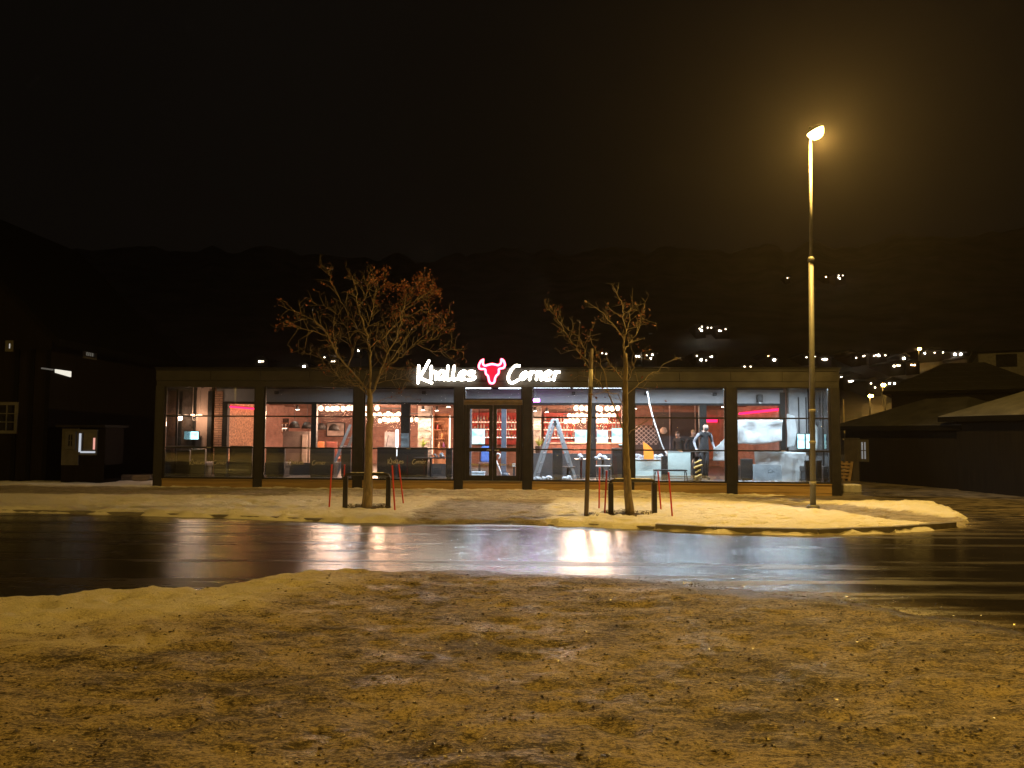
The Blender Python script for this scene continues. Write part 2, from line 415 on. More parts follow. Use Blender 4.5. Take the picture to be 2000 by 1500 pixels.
Z = (fbm(X * 1.3, Y * 1.3, 11) - .5) * .07 + (fbm(X * 5, Y * 6, 12) - .5) * .052 + (vnoise(X * 15, Y * 15, 13) - .5) * .010
Z += clean * ((fbm(X * 4.5, Y * 6.5, 14) - .45) * .085 + .012)
Z *= (1 - wet * .6)
rs = np.random.RandomState(3)
for i in range(420):                       # footprints
    fx, fy = rs.uniform(-8, 8), rs.uniform(3.3, 9.5); a = rs.normal(1.2, .7)
    sel = (np.abs(X - fx) < .3) & (np.abs(Y - fy) < .3)
    if not sel.any(): continue
    dx, dy = X[sel] - fx, Y[sel] - fy
    u_, v_ = dx * math.cos(a) + dy * math.sin(a), -dx * math.sin(a) + dy * math.cos(a)
    q = (u_ / .15) ** 2 + (v_ / .055) ** 2
    Z[sel] -= np.exp(-q ** 2) * rs.uniform(.014, .040) * (.5 + clean[sel])
edge = sstep(-.05, .16, d); drop = .20
Z = Z * edge + (edge - 1) * drop
Z += -.045 * sstep(1.2, 0, d) * (1 - clean)
struct(grid_obj('trampled_ice', X, Y, Z, ground_mat('dirty_packed_snow', 'near'), {'clean': clean, 'wet': wet}))

def grit(name, m, n, seed, s0, s1, keep, road=False):
    rg = np.random.RandomState(seed); px = rg.uniform(-7, 7, n); py = 3.2 + 6.6 * rg.uniform(0, 1, n) ** 1.5
    if road:
        px = rg.uniform(.5, 9, n); py = np.interp(px, nbx, nby) + rg.gamma(1.3, .38, n) * sstep(.3, 3.5, px) - .1
    ix = np.clip(np.searchsorted(xs, px), 1, len(xs) - 1); iy = np.clip(np.searchsorted(ys, py), 1, len(ys) - 1)
    k_ = keep(iy, ix, rg.uniform(0, 1, n)) & ((d[iy, ix] > .05) | road); px, py, ix, iy = px[k_], py[k_], ix[k_], iy[k_]; n = len(px)
    base_ = np.array([(1, 0, 0), (0, 1, 0), (-1, 0, 0), (0, -1, 0), (0, 0, 1), (0, 0, -1)], float)
    V = base_[None] * rg.uniform(.55, 1.3, (n, 6, 1)) + rg.normal(0, .22, (n, 6, 3)); sc = (s0 + (s1 - s0) * rg.uniform(0, 1, n) ** 3)[:, None, None]
    a = rg.uniform(0, 6.28, n); ca, sa = np.cos(a)[:, None], np.sin(a)[:, None]
    V = V * sc * np.array([1.5, .9, .6]); x_ = V[..., 0] * ca - V[..., 1] * sa; y_ = V[..., 0] * sa + V[..., 1] * ca
    P = np.stack([x_ + px[:, None], y_ + py[:, None], V[..., 2] + (np.full(n, ROADZ) if road else Z[iy, ix])[:, None] + sc[:, 0] * .25], -1)
    fb = np.array([(0, 1, 4), (1, 2, 4), (2, 3, 4), (3, 0, 4), (1, 0, 5), (2, 1, 5), (3, 2, 5), (0, 3, 5)])
    Fc = (fb[None] + (np.arange(n) * 6)[:, None, None]).reshape(-1, 3)
    me = bpy.data.meshes.new(name); me.from_pydata(P.reshape(-1, 3).tolist(), [], Fc.tolist()); me.materials.append(m)
    o = bpy.data.objects.new(name, me); C.objects.link(o); o['kind'] = 'stuff'; return o
grit('gravel', mat('wet_grit', (.030, .023, .017), .35, var=.5, scale=9, bump=0), 15000, 5, .0035, .013, lambda i, j, u: u > clean[i, j] * .85)
grit('ice_crumbs', mat('ice_crumb', (.52, .47, .40), .22, var=.25, scale=9, bump=0), 9000, 6, .003, .0085, lambda i, j, u: u > .1)

grit('road_gravel', mat('wet_road_grit', (.10, .08, .06), .16, var=.5, scale=9, bump=0), 22000, 7, .003, .0085, lambda i, j, u: u > -1, True)

# ------------------------------------------------------------------ snow covered verge and pavement round the pavilion
xs = np.concatenate([np.linspace(-45, -13, 110), np.linspace(-12.93, 13.2, 520)]); ys = np.concatenate([np.linspace(12.0, 24.2, 260), np.linspace(24.4, 41, 60)])
X, Y = np.meshgrid(xs, ys)
sd = polysdf(X, Y, isl)
sd = sd + (fbm(X * 1.9, Y * 1.9, 41) - .5) * .42
c0 = G(960, 985); 
path = np.exp(-((X - c0.x - (Y - c0.y) * .10) / 1.5) ** 4)
path = sstep(.25, .75, path + (fbm(X * 1.1, Y * 1.1, 42) - .5) * .6) * sstep(20.4, 18.6, Y) * .85
fy = UL.y + (X - UL.x) * math.tan(TH)       # front of the pavilion
band = sstep(3.3, 2.3, fy - Y + (fbm(X * .5, Y * .9, 43) - .5) * .9) * sstep(-.25, .35, fy - Y + (fbm(X * 1.3, Y * 2, 44) - .5) * .5 - .1)
band *= np.where(X < -6, .85, .5) * sstep(10.9, 9.2, X)
pa, pb = G(1610, 988), G(1875, 1016)        # bare strip between the strip of snow and the heap at the corner
dl = np.abs((X - pa.x) * (pb.y - pa.y) - (Y - pa.y) * (pb.x - pa.x)) / math.hypot(pb.x - pa.x, pb.y - pa.y)
strip = sstep(1.0, .5, dl + (fbm(X, Y, 45) - .5) * .5) * sstep(pa.x - 1.5, pa.x, X)
dirt = np.clip(np.maximum(np.maximum(path, band), strip * .9), 0, 1)
slope = -.13 * sstep(2, 10, X) * sstep(17, 21, Y)
Z = (fbm(X * 1.5, Y * 1.5, 46) - .5) * .07 + (fbm(X * 4.5, Y * 6.5, 47) - .45) * .10 * (1 - dirt * .6) + .0
Z -= dirt * .035
for i in range(480):
    fx, fy_ = rs.uniform(-10, 10.5), rs.uniform(13.5, 21); a = rs.normal(.4, .9)
    sel = (np.abs(X - fx) < .35) & (np.abs(Y - fy_) < .35)
    if not sel.any(): continue
    dx, dy = X[sel] - fx, Y[sel] - fy_
    u_, v_ = dx * math.cos(a) + dy * math.sin(a), -dx * math.sin(a) + dy * math.cos(a)
    Z[sel] -= np.exp(-((u_ / .16) ** 2 + (v_ / .07) ** 2) ** 2) * .06
heap = np.exp(-(((X - G(1770, 985).x) / 1.5) ** 2 + ((Y - G(1770, 982).y) / 1.2) ** 2)) * .10
Z = Z + slope + heap
e_ = sstep(-.20, .13, sd)
Z = Z * e_ + (1 - e_) * (ROADZ - .06)
struct(grid_obj('snowy_verge', X, Y, Z, ground_mat('trodden_snow', 'snow'), {'dirt': dirt}))
k = MB(); pts = [Vector((-20, front[0].y + .25, 0))] + front
stone = mat('kerb_granite', (.15, .14, .13), .7, scale=8)
for a, b in zip(pts, pts[1:]):
    if 750 < (front_px[min(len(front_px) - 1, pts.index(b) - 1)][0]) <= 1150: zt = -.085
    else: zt = .0 if front_px[pts.index(b) - 1][0] > 1290 else -.045
    dd = (b - a); n = Vector((-dd.y, dd.x, 0)).normalized(); m_ = max(1, int(dd.length / 1.0))
    for i in range(m_):
        p = a + dd * (i / m_); q = a + dd * ((i + .985) / m_)
        p2, q2 = p + n * .13, q + n * .13
        k.faces([(p.x, p.y, -.16), (q.x, q.y, -.16), (q2.x, q2.y, -.16), (p2.x, p2.y, -.16), (p.x, p.y, zt), (q.x, q.y, zt), (q2.x, q2.y, zt), (p2.x, p2.y, zt)],
                [(0, 1, 5, 4), (1, 2, 6, 5), (2, 3, 7, 6), (3, 0, 4, 7), (4, 5, 6, 7)])
struct(k.build('kerb', stone))

# ------------------------------------------------------------------ hill behind the town
rp = [(-1500, 640), (-400, 590), (0, 556), (100, 545), (260, 530), (430, 512), (600, 504), (900, 497), (1200, 490), (1600, 497), (2000, 520), (2600, 575), (3600, 650)]
rpa = np.array([math.atan2(x - 1000, F) for x, y in rp]); rph = np.array([(847 - y) / F for x, y in rp])
HR0, HR1 = 72.0, 270.0
def hill_h(x, y):
    r = np.hypot(x, y); a = np.arctan2(x, y)
    top = np.interp(a, rpa, rph) * HR1 + 1.6
    t = np.clip((r - HR0) / (HR1 - HR0), 0, 1.1)
    return -.4 + top * t ** 1.25 + (fbm(x * .03, y * .03, 51) - .5) * 9 * t + (fbm(a * 40, r * .0 + 3, 52) - .5) * 6 * t ** 3
aa = np.linspace(-1.05, 1.05, 260); rr = np.concatenate([np.linspace(62, 280, 90), [300]])
A, RR = np.meshgrid(aa, rr)
X, Y = RR * np.sin(A), RR * np.cos(A)
Z = hill_h(X, Y); Z[-1] = -2
struct(grid_obj('hill', X, Y, Z, mat('dark_forest', (.11, .10, .085), .95, var=.5, scale=.12)))
def on_hill(px, py):
    d = ray(px, py)
    for i in range(2000):
        t = 66 + i * .12; q = CAM + d * t
        if q.z <= float(hill_h(np.array(q.x), np.array(q.y))): return q
    return CAM + d * 250

# ------------------------------------------------------------------ street lamps
SODIUM = (1.0, .60, .125)
galv = mat('galvanised_steel', (.13, .128, .122), .6, metal=.3, var=.12, scale=14, bump=.05)
lampglow = glow('sodium_lamp', (1, .74, .22), 60)
base = G(1588, 992, 0.0); LY = base.y
top = W(1582.5, 272, LY); jn = W(1584, 507, LY); head = W(1592, 256, LY - .28)
def street_lamp():
    t = thing('street_lamp', 'tall grey street lamp glowing yellow before the right end of the pavilion', 'street lamp', base, group='street lamps along the road')
    tp, jp, hp = top - base, jn - base, head - base
    b = MB(); b.tube([Vector((0, 0, -.1)), jp * .5, jp], .064, .054, 14); b.build('lower_pole', galv, t, True)
    b = MB(); b.tube([jp + Vector((0, 0, .03)), (jp + tp) / 2, tp], .040, .033, 12); b.build('upper_pole', galv, t, True)
    b = MB(); b.lathe([(.061, -.05), (.070, -.03), (.070, .03), (.05, .06)], jp.x, jp.y, jp.z, 14); b.build('collar', galv, t, True)
    b = MB(); b.lathe([(.14, -.06), (.14, .02), (.10, .05)], 0, 0, .02, 14); b.build('base_plate', galv, t, True)
    for zz, pp in ((.55, .55), (1.45, 1.45), (2.15, 2.15)):
        bb = MB(); f_ = zz / jp.z; bb.lathe([(.071, -.03), (.073, -.03), (.073, .03), (.071, .03)], jp.x * f_, jp.y * f_, zz, 14); bb.build('band', mat('band_metal' , (.25, .24, .2), .5), t, True)
    b = MB(); b.tube([tp, tp + Vector((.0, -.08, .14)), hp + Vector((-.10, .02, .10))], .04, .035, 10); b.build('arm', galv, t, True)
    Mh = Matrix.Rotation(R(-22), 3, 'Y')
    sh = MB(); sh.ball(hp, .18, .25, .11, 16, Mh)
    bmesh.ops.delete(sh.bm, geom=[v for v in sh.bm.verts if (Mh.inverted() @ (v.co - hp)).z < -.005], context='VERTS')
    sh.build('lamp_housing', galv, t, True)
    lb = MB(); lb.ball(hp, .175, .20, .19, 12, Mh)
    bmesh.ops.delete(lb.bm, geom=[v for v in lb.bm.verts if (Mh.inverted() @ (v.co - hp)).z > .01], context='VERTS')
    lb.build('lamp_bowl', lampglow, t, True)
    lampl(t, hp + Vector((.08, -.16, -.26)), 'POINT', 4200, SODIUM, .11)
    return t
lamp = street_lamp()
for loc_, kind_, pw_, col_, lab_ in (((4.2, 1.2, 0), 'SPOT', 2400, (1.0, .545, .06), 'grey sodium street lamp on the near roadside, rising out of the trampled ice'), ((-22.1, -5.8, 0), 'POINT', 6800, SODIUM, 'grey sodium street lamp on the near roadside far along to the left')):
    l_ = dup(lamp, loc_, R(180), lab_)
    for c_ in list(l_.children):
        if c_.type == 'LIGHT':
            lc_ = c_.location.copy(); bpy.data.objects.remove(c_); lampl(l_, lc_, kind_, pw_, col_, .11 if kind_ == 'SPOT' else .5, angle=158, blend=.35)

glowfar = glow('far_street_light', (1.0, .55, .12), 160)
small = None
for px, py, lab in ((1699, 793, 'far orange street light low over the dark roofs, brightest of its three'), (1729, 785, 'far orange street light just above the snowy low roof'), (1724, 772, 'far orange street light topmost of the three over the dark roofs'), (1794, 682, 'far orange street light standing tallest above the row of hillside lights')):
    q = on_hill(px, py); dq = q.length
    hh = 5.5; r_ = CAM + ray(px, py) * (dq * .93 if py > 700 else dq * .9)
    gz = float(hill_h(np.array(r_.x), np.array(r_.y))); hh = max(2.5, r_.z - gz)
    t = thing('street_lamp', lab, 'street lamp', (r_.x, r_.y, gz), group='far street lights')
    b = MB(); b.tube([(0, 0, -.5), (0, 0, hh)], .09, .06, 8); b.build('pole', galv, t)
    b = MB(); b.ball((0, -.25, hh), .24 if py > 700 else .22, .3, .16, 10); b.build('lamp_bowl', glowfar, t, True)

# ------------------------------------------------------------------ trees
bark = mat('bark', (.17, .13, .085), .85, var=.4, scale=18, bump=.5, bscale=40, stretch=(1, 1, .3))
twigm = mat('twig_bark', (.19, .145, .095), .8, var=.3, scale=20)
deadleaf = mat('dead_leaf', (.20, .060, .028), .7, var=.5, scale=9, bump=0)
def rvec(rn, s=1.0): return Vector((rn.gauss(0, s), rn.gauss(0, s), rn.gauss(0, s)))
def smooth_pts(pts, rn, jit, per=3):
    out = []
    for a, b in zip(pts, pts[1:]):
        for i in range(per): out.append(a.lerp(b, i / per) + rvec(rn, jit))
    out.append(pts[-1]); out[0] = pts[0]; return out
def tree(name, label, base_px, trunk_px, r_base, limbs, seed, nleaf, leafzone, tips_n, group=None, twig_len=.5):
    rn = random.Random(seed); b0 = G(*base_px, 0.0); Yd = b0.y
    t = thing(name, label, 'tree', b0)
    tb = MB(); tp = [W(x, y, Yd) - b0 for x, y in trunk_px]; tp[0] = Vector((tp[0].x, 0, -.12))
    kk = len(tp)
    rad = [r_base * (1.18 if i == 0 else 1.0) * (1 - .5 * i / (kk - 1)) for i in range(kk)]
    tpp = []; rd = []
    for i in range(kk - 1):
        for j in range(4):
            f = j / 4; tpp.append(tp[i].lerp(tp[i + 1], f) + (rvec(rn, .006) if i + j else Vector())); rd.append(rad[i] * (1 - f) + rad[i + 1] * f + rn.uniform(-.004, .004))
    tpp.append(tp[-1]); rd.append(rad[-1])
    tb.tube(tpp, rd, n=12); tb.build('trunk', bark, t, True)
    cb = MB(); tips = []
    def sprout(p, d, ln, r, lvl):
        n = max(3, int(ln / .10)); pts = [p]; q = p.copy(); dd = d.normalized()
        for i in range(n):
            dd = (dd + rvec(rn, .125) + Vector((0, 0, .05))).normalized(); q = q + dd * (ln / n); pts.append(q.copy())
        cb.tube(pts, r, max(.0016, r * .4), 5 if r > .008 else 4, cap=False)
        tips.append((pts[-1], dd))
        if lvl > 0:
            for i in range(1, n + 1):
                if rn.random() < (.62 if lvl > 1 else .5):
                    side = (dd.cross(rvec(rn)).normalized() * rn.uniform(.6, 1.1) + dd * rn.uniform(.4, .9) + Vector((0, 0, .18)))
                    sprout(pts[i], side, ln * rn.uniform(.28, .6), r * .6, lvl - 1)
    for pxs, dy0, dy1, r0, r1, dens in limbs:
        k_ = len(pxs)
        pts = [W(x, y, Yd + dy0 + (dy1 - dy0) * i / (k_ - 1)) - b0 for i, (x, y) in enumerate(pxs)]
        pts = smooth_pts(pts, rn, .016, 3)
        cb.tube(pts, r0 * .70, r1 * .6, 7, cap=False); tips.append((pts[-1], (pts[-1] - pts[-2]).normalized()))
        m_ = len(pts)
        for i in range(2, m_):
            dd = (pts[i] - pts[i - 1]).normalized()
            for c_ in range(dens):
                if rn.random() < .80:
                    f = i / m_; rr_ = max(.0042, (r0 + (r1 - r0) * f) * .5)
                    side = dd.cross(rvec(rn)).normalized() * rn.uniform(.5, 1.2) + dd * rn.uniform(.3, 1.0) + Vector((0, 0, .15))
                    sprout(pts[i], side, twig_len * rn.uniform(.4, 1.25) * (1.1 - .5 * f), min(rr_, .0055), 2 if rn.random() < .7 else 1)
    cb.build('crown', twigm, t, True)
    lb = MB()
    for p, d in tips:
        pw = p + b0
        pr_ = ROT.transposed() @ (pw - CAM); px, py = 1000 + F * pr_.x / -pr_.z, 750 - F * pr_.y / -pr_.z
        w = leafzone(px, py)
        if rn.random() > w: continue
        for i in range(rn.randint(1, 3 if w < .6 else 5)):
            o_ = p + rvec(rn, .045); a = rvec(rn).normalized(); s_ = rn.uniform(.022, .048); bb = a.cross(rvec(rn)).normalized()
            nn = a.cross(bb) * s_ * .35
            lb.faces([o_ - a * s_, o_ + bb * s_ * .55 + nn, o_ + a * s_, o_ - bb * s_ * .55 + nn], [(0, 1, 2), (0, 2, 3)])
    if len(lb.bm.verts): lb.build('dead_leaves', deadleaf, t, False, False)
    rb = MB()
    rb.ball((0, 0, -.035), .42, .24, .06, 14)
    for i in range(26):                     # dry grass and soil at the foot
        a = rn.uniform(0, 6.28); q = Vector((math.cos(a), math.sin(a) * .5, 0)) * rn.uniform(.12, .52); 
        for j in range(5):
            s_ = q + Vector((rn.uniform(-.05, .05), rn.uniform(-.04, .04), -.03))
            rb.tube([s_, s_ + Vector((rn.uniform(-.05, .05), rn.uniform(-.05, .05), rn.uniform(.05, .11))), s_ + Vector((rn.uniform(-.12, .12), rn.uniform(-.1, .1), rn.uniform(.02, .12)))], .006, .002, 3, cap=False)
    rb.build('root_grass', mat('dry_grass', (.07, .05, .025), .9), t)
    return t
def zone1(px, py):
    if px > 745 and py < 575 + (px - 745) * .05: return .95
    if px > 715 and py < 592: return .45
    if px > 755 and py < 640: return .55
    if px > 830: return .25
    if px < 580: return .35
    if py < 560: return .15
    return .07
limbs1 = [
 ([(722, 764), (724, 700), (720, 676), (715, 655), (708, 628), (700, 600), (695, 572), (692, 553), (688, 540)], 0, .3, .040, .008, 2),
 ([(720, 774), (705, 760), (690, 748), (678, 738), (663, 735), (648, 728), (632, 716)], 0, -.5, .022, .006, 2),
 ([(721, 766), (700, 742), (680, 716), (660, 694), (648, 672), (636, 650), (612, 625), (588, 612), (558, 602)], 0, -.6, .034, .007, 2),
 ([(654, 688), (656, 668), (650, 640), (655, 610)], -.3, .1, .016, .006, 2),
 ([(640, 655), (612, 648), (584, 640), (560, 634)], -.4, -.9, .014, .005, 2),
 ([(716, 656), (696, 640), (676, 608), (662, 580), (646, 548), (642, 530)], .1, .5, .020, .006, 2),
 ([(724, 770), (740, 738), (756, 716), (772, 703), (792, 690), (814, 668), (842, 644), (870, 622)], 0, -.4, .034, .007, 2),
 ([(740, 738), (755, 692), (774, 662), (780, 630), (787, 600), (797, 574), (818, 548)], 0, .5, .026, .007, 3),
 ([(722, 680), (746, 662), (768, 640), (792, 618), (822, 606), (840, 612)], .1, .8, .018, .006, 2),
 ([(716, 652), (722, 628), (726, 600), (735, 570), (752, 552)], .1, -.4, .016, .006, 3),
 ([(700, 600), (716, 576), (724, 552), (730, 536)], .2, .7, .013, .005, 2),
 ([(787, 600), (806, 590), (830, 576), (846, 562)], .3, .9, .013, .005, 3),
 ([(814, 668), (846, 664), (864, 642), (878, 610)], -.2, -.7, .012, .005, 2),
 ([(814, 672), (850, 690), (880, 684), (905, 688)], -.2, -.9, .010, .004, 2),
 ([(735, 750), (762, 742), (795, 738), (812, 716)], 0, -.5, .010, .004, 2),
 ([(722, 792), (748, 780), (775, 771), (800, 774)], 0, .4, .012, .004, 2),
 ([(700, 744), (670, 745), (640, 705), (605, 690), (590, 688)], -.1, .8, .012, .005, 2),
 ([(762, 706), (782, 676), (806, 640), (850, 618)], .1, 1.0, .014, .005, 2),
 ([(680, 716), (690, 690), (680, 650), (668, 625), (640, 600), (610, 590)], -.1, .9, .016, .005, 2)]
tree('street_tree', 'young tree with a wide crown and rusty dead leaves, left of the shop sign', (718, 991), [(718, 991), (719, 930), (721, 850), (722, 790), (722, 760)], .105, limbs1, 11, 0, zone1, 0, twig_len=.44)
limbs2 = [
 ([(1221, 700), (1220, 660), (1224, 645), (1217, 620), (1215, 600), (1210, 582), (1204, 570)], 0, .3, .030, .007, 1),
 ([(1222, 850), (1211, 822), (1202, 800), (1188, 764), (1178, 722), (1167, 692), (1152, 658)], 0, -.4, .030, .006, 1),
 ([(1188, 764), (1162, 737), (1147, 706), (1130, 684), (1115, 664), (1100, 640), (1085, 616), (1067, 603)], -.2, -.7, .020, .006, 2),
 ([(1143, 696), (1140, 676), (1131, 657), (1110, 645), (1098, 628)], -.4, -.1, .012, .005, 1),
 ([(1140, 676), (1148, 660), (1156, 643)], -.4, -.6, .009, .005, 1),
 ([(1219, 668), (1205, 645), (1190, 625), (1172, 606), (1156, 596)], 0, -.5, .016, .006, 1),
 ([(1200, 640), (1182, 631), (1167, 621)], -.2, .2, .010, .005, 1),
 ([(1216, 622), (1206, 614), (1190, 604)], .1, .5, .009, .005, 1),
 ([(1224, 642), (1240, 639), (1256, 626), (1264, 624)], 0, -.4, .013, .005, 2),
 ([(1226, 640), (1230, 618), (1228, 607), (1240, 594)], .1, .6, .012, .005, 2),
 ([(1221, 684), (1229, 671), (1242, 655), (1250, 630), (1258, 596)], 0, .7, .015, .005, 2),
 ([(1222, 770), (1230, 735), (1238, 709), (1245, 703), (1260, 700), (1266, 688)], 0, -.3, .018, .005, 1),
 ([(1222, 852), (1240, 838), (1262, 821), (1282, 815)], 0, -.4, .018, .005, 1),
 ([(1222, 800), (1206, 770), (1180, 764), (1160, 774), (1148, 768)], 0, -.8, .014, .005, 1),
 ([(1222, 776), (1250, 752), (1276, 728), (1296, 712), (1322, 698)], 0, .6, .013, .004, 1),
 ([(1221, 745), (1208, 730), (1196, 716), (1184, 700)], 0, .5, .014, .005, 1)]
tree('street_tree', 'thin leafless tree with few bare upright limbs, beside the leaning marker pole', (1230, 1004), [(1230, 1004), (1226, 950), (1223, 900), (1221, 850), (1221, 790), (1221, 740), (1221, 690)], .085, limbs2, 23, 0, lambda x, y: .10, 0, twig_len=.30)

# ------------------------------------------------------------------ tree guards, snow stakes, marker pole
blackm = mat('black_steel', (.030, .028, .024), .38, metal=.3, var=.3, scale=20, bump=.05)
snowcap = mat('snow_dust', (.75, .74, .72), .8, scale=12)
def guard(label, px0, px1, pyb, pyt):
    a, b = G(px0, pyb, 0), G(px1, pyb, 0); c = (a + b) / 2; h = W(px0, pyt, a.y).z; w = (b - a).length / 2
    t = thing('tree_guard', label, 'tree guard', c, math.atan2((b - a).y, (b - a).x))
    for s_ in (-1, 1):
        k = MB(); k.box(s_ * w - .05, s_ * w + .05, -.05, .05, -.1, h - .05, bev=.012); k.build('post', blackm, t)
    k = MB(); k.tube([(-w, 0, h - .06), (-w + .01, 0, h - .02), (-w + .06, 0, h), (0, 0, h), (w - .06, 0, h), (w - .01, 0, h - .02), (w, 0, h - .06)], .036, n=10)
    k.tube([(-w, .02, h - .01), (-w + .1, .25, h), (0, .34, h), (w - .1, .25, h), (w, .02, h - .01)], .024, n=8)
    k.build('hoop_rail', blackm, t, True)
    k = MB()
    for i in range(7):
        x = -w + .15 + i * (2 * w - .3) / 6.0
        k.ball((x, 0, h + .033), .10 * random.uniform(.5, 1), .024, .012, 8)
    k.build('snow_cap', snowcap, t, True)
    return t
guard('black steel guard rail round the trunk of the wide crowned tree', 674, 758, 991, 926)
guard('black steel guard rail round the trunk of the thin bare tree', 1193, 1278, 1003, 938)
redm = mat('red_fibreglass', (.50, .035, .02), .45, var=.15, scale=10, bump=.02)
for xt, yt, xb, yb, lab in (
    (648, 908, 643, 992, 'thin red snow stake leftmost of all, left of the wide tree\'s guard'),
    (673, 908, 671, 976, 'thin red snow stake behind the left post of the wide tree\'s guard'),
    (766, 910, 771, 994, 'thin red snow stake just right of the wide tree\'s guard'),
    (779, 908, 788, 984, 'thin red leaning snow stake farthest right of the wide tree'),
    (1171, 914, 1170, 991, 'thin red snow stake nearest to the leaning marker pole'),
    (1185, 920, 1181, 1004, 'thin red snow stake just left of the bare tree\'s guard'),
    (1285, 921, 1291, 995, 'thin red snow stake just right of the bare tree\'s guard'),
    (1306, 923, 1313, 1008, 'thin red snow stake rightmost of all on the snow strip')):
    q = G(xb, yb, 0); p = W(xt, yt, q.y) - q
    t = thing('snow_stake', lab, 'snow stake', q, group='red snow stakes round the trees')
    k = MB(); k.tube([-p * .08, p], .017, n=8); k.build('rod', redm, t)
    k = MB(); k.tube([p * .985, p * 1.0 + p.normalized() * .01], .020, n=8); k.build('cap', redm, t)
q = G(1145, 1008, 0); p = W(1155.5, 681, q.y) - q
t = thing('marker_pole', 'tall leaning grey wooden marker pole by the bare tree', 'pole', q)
k = MB(); k.tube([-p * .03, p * .5, p], .046, .036, n=10); k.build('shaft', mat('grey_weathered_wood', (.12, .095, .08), .8, var=.35, scale=12, stretch=(1, 1, .15)), t, True)
k = MB(); k.tube([p * .77, p * .875], .0415, .0405, n=12); k.build('sign_light_band', mat('painted_sign_light', (.7, .66, .6), .4), t, True)  # glow of the sign on the grey wood, put into a pale band
k = MB()
rn = random.Random(4)
for i in range(40):
    s_ = Vector((rn.uniform(.02, .2), rn.uniform(-.1, .08), -.02)); k.tube([s_, s_ + Vector((rn.uniform(-.06, .06), rn.uniform(-.05, .05), rn.uniform(.04, .1)))], .008, .003, 3, cap=False)
k.build('dirt_tuft', mat('dark_turf', (.03, .024, .016), .9), t)

# ------------------------------------------------------------------ the pavilion restaurant
FL = .23; GT = 2.97; RT = 3.45; VD = 2.4
darkm = mat('dark_bronze_cladding', (.030, .028, .026), .55, var=.3, scale=2.5, bump=.06, spec=.1)
framem = mat('charcoal_frame', (.019, .0175, .0165), .5, var=.25, scale=5, bump=.03, spec=.15)
woodm = mat('stained_deck_board', (.25, .165, .065), .7, var=.3, scale=7, bump=.25, stretch=(.15, 1, 3))
ceilm = mat('white_slat_ceiling', (.42, .42, .42), .7, var=.06, scale=4)
lintm = mat('light_grey_beam', (.30, .29, .295), .7, var=.08, scale=1.5)
floorm = mat('dark_tile_floor', (.10, .09, .08), .4, var=.3, scale=3)
brickm = brick_mat('red_brown_brick', (.33, .15, .11), (.25, .11, .085), (.24, .17, .14))
brickw = brick_mat('warm_brick_pier', (.55, .29, .17), (.45, .22, .13), (.12, .06, .04))
mosaic = mat('rust_mosaic_wall', (.38, .195, .11), .7, var=.75, scale=16, bump=.4)
glassm = glass_mat('window_glass')
paneedge = mat('grey_gasket', (.20, .19, .18), .5)
decalm = mat('pale_grey_decal', (.42, .40, .38), .6, var=.1)
pav = thing('restaurant_pavilion', 'long flat roofed glass fronted restaurant with dark frames and brown wooden base', 'restaurant', (0, 0, 0), 0, B)
PU = [Lu(x, 0) for x in (313, 506, 700, 896.5, 1030, 1228, 1428, 1628.5)]
PWD = [.27, .27, .29, .26, .28, .30, .30, .26]
PU[0] = .135; PU[-1] = BW - .13
def part(name, m, fn, parent=pav, smooth=False):
    k = MB(); fn(k); return k.build(name, m, parent, smooth)
def fascia(k):
    ed = [-.02] + [v_ for a_, b_ in zip(PU, PU[1:]) for v_ in ((a_ + b_) / 2, b_)][:-1] + [BW + .02]
    for a_, b_ in zip(ed, ed[1:]):
        j_ = random.uniform(-.002, .002); k.box(a_ + .004, b_ - .004, -.03 + j_, .12, GT + .16, RT - .02, bev=.006)
    k.box(-.015, BW + .015, .121, .16, GT + .16, RT - .02); k.box(.0, BW, -.015, .12, GT, GT + .155)
part('fascia', darkm, fascia)
part('roof', mat('black_roof_felt', (.02, .02, .02), .9, scale=2, spec=.1), lambda k: k.box(-.03, BW + .03, -.05, 12.4, RT - .018, RT + .05))
part('parapet_flashing', mat('black_flashing', (.012, .011, .010), .8, spec=.1), lambda k: k.box(-.06, BW + .06, -.075, .2, RT + .052, RT + .08))
# the base: wide boards, and the floor
def skirt(k, a, b):
    for i, (z0, z1) in enumerate(((-.20, -.035), (-.025, .195))): k.box(a, b, -.045, .03, z0, z1, bev=.006)
    k.box(a, b, -.075, .02, .20, FL - .004, bev=.004)
for a, b, wa, wb in zip(PU, PU[1:], PWD, PWD[1:]):
    part('skirt_panel', woodm, lambda k: skirt(k, a + wa / 2 + .004, b - wb / 2 - .004))
part('floor', floorm, lambda k: (k.box(.02, BW - .02, .05, 12.3, -.2, FL)))
part('ceiling', ceilm, lambda k: (k.box(.02, BW - .02, .17, VD - .02, GT + .17, GT + .22)))
for i in range(9):
    part('ceiling_beam', framem, lambda k: k.box(.3 + i * (BW - .6) / 8 - .04, .3 + i * (BW - .6) / 8 + .04, .2, VD - .03, GT + .09, GT + .168))
for u, w in zip(PU, PWD):
    def post(k):
        k.box(u - w / 2, u + w / 2, -.06, .12, -.2, GT - .003, bev=.008)
        k.box(u - w / 2 + .035, u - w / 2 + .05, -.066, -.058, FL, GT - .05); k.box(u + w / 2 - .05, u + w / 2 - .035, -.066, -.058, FL, GT - .05)
    part('post', framem, post)

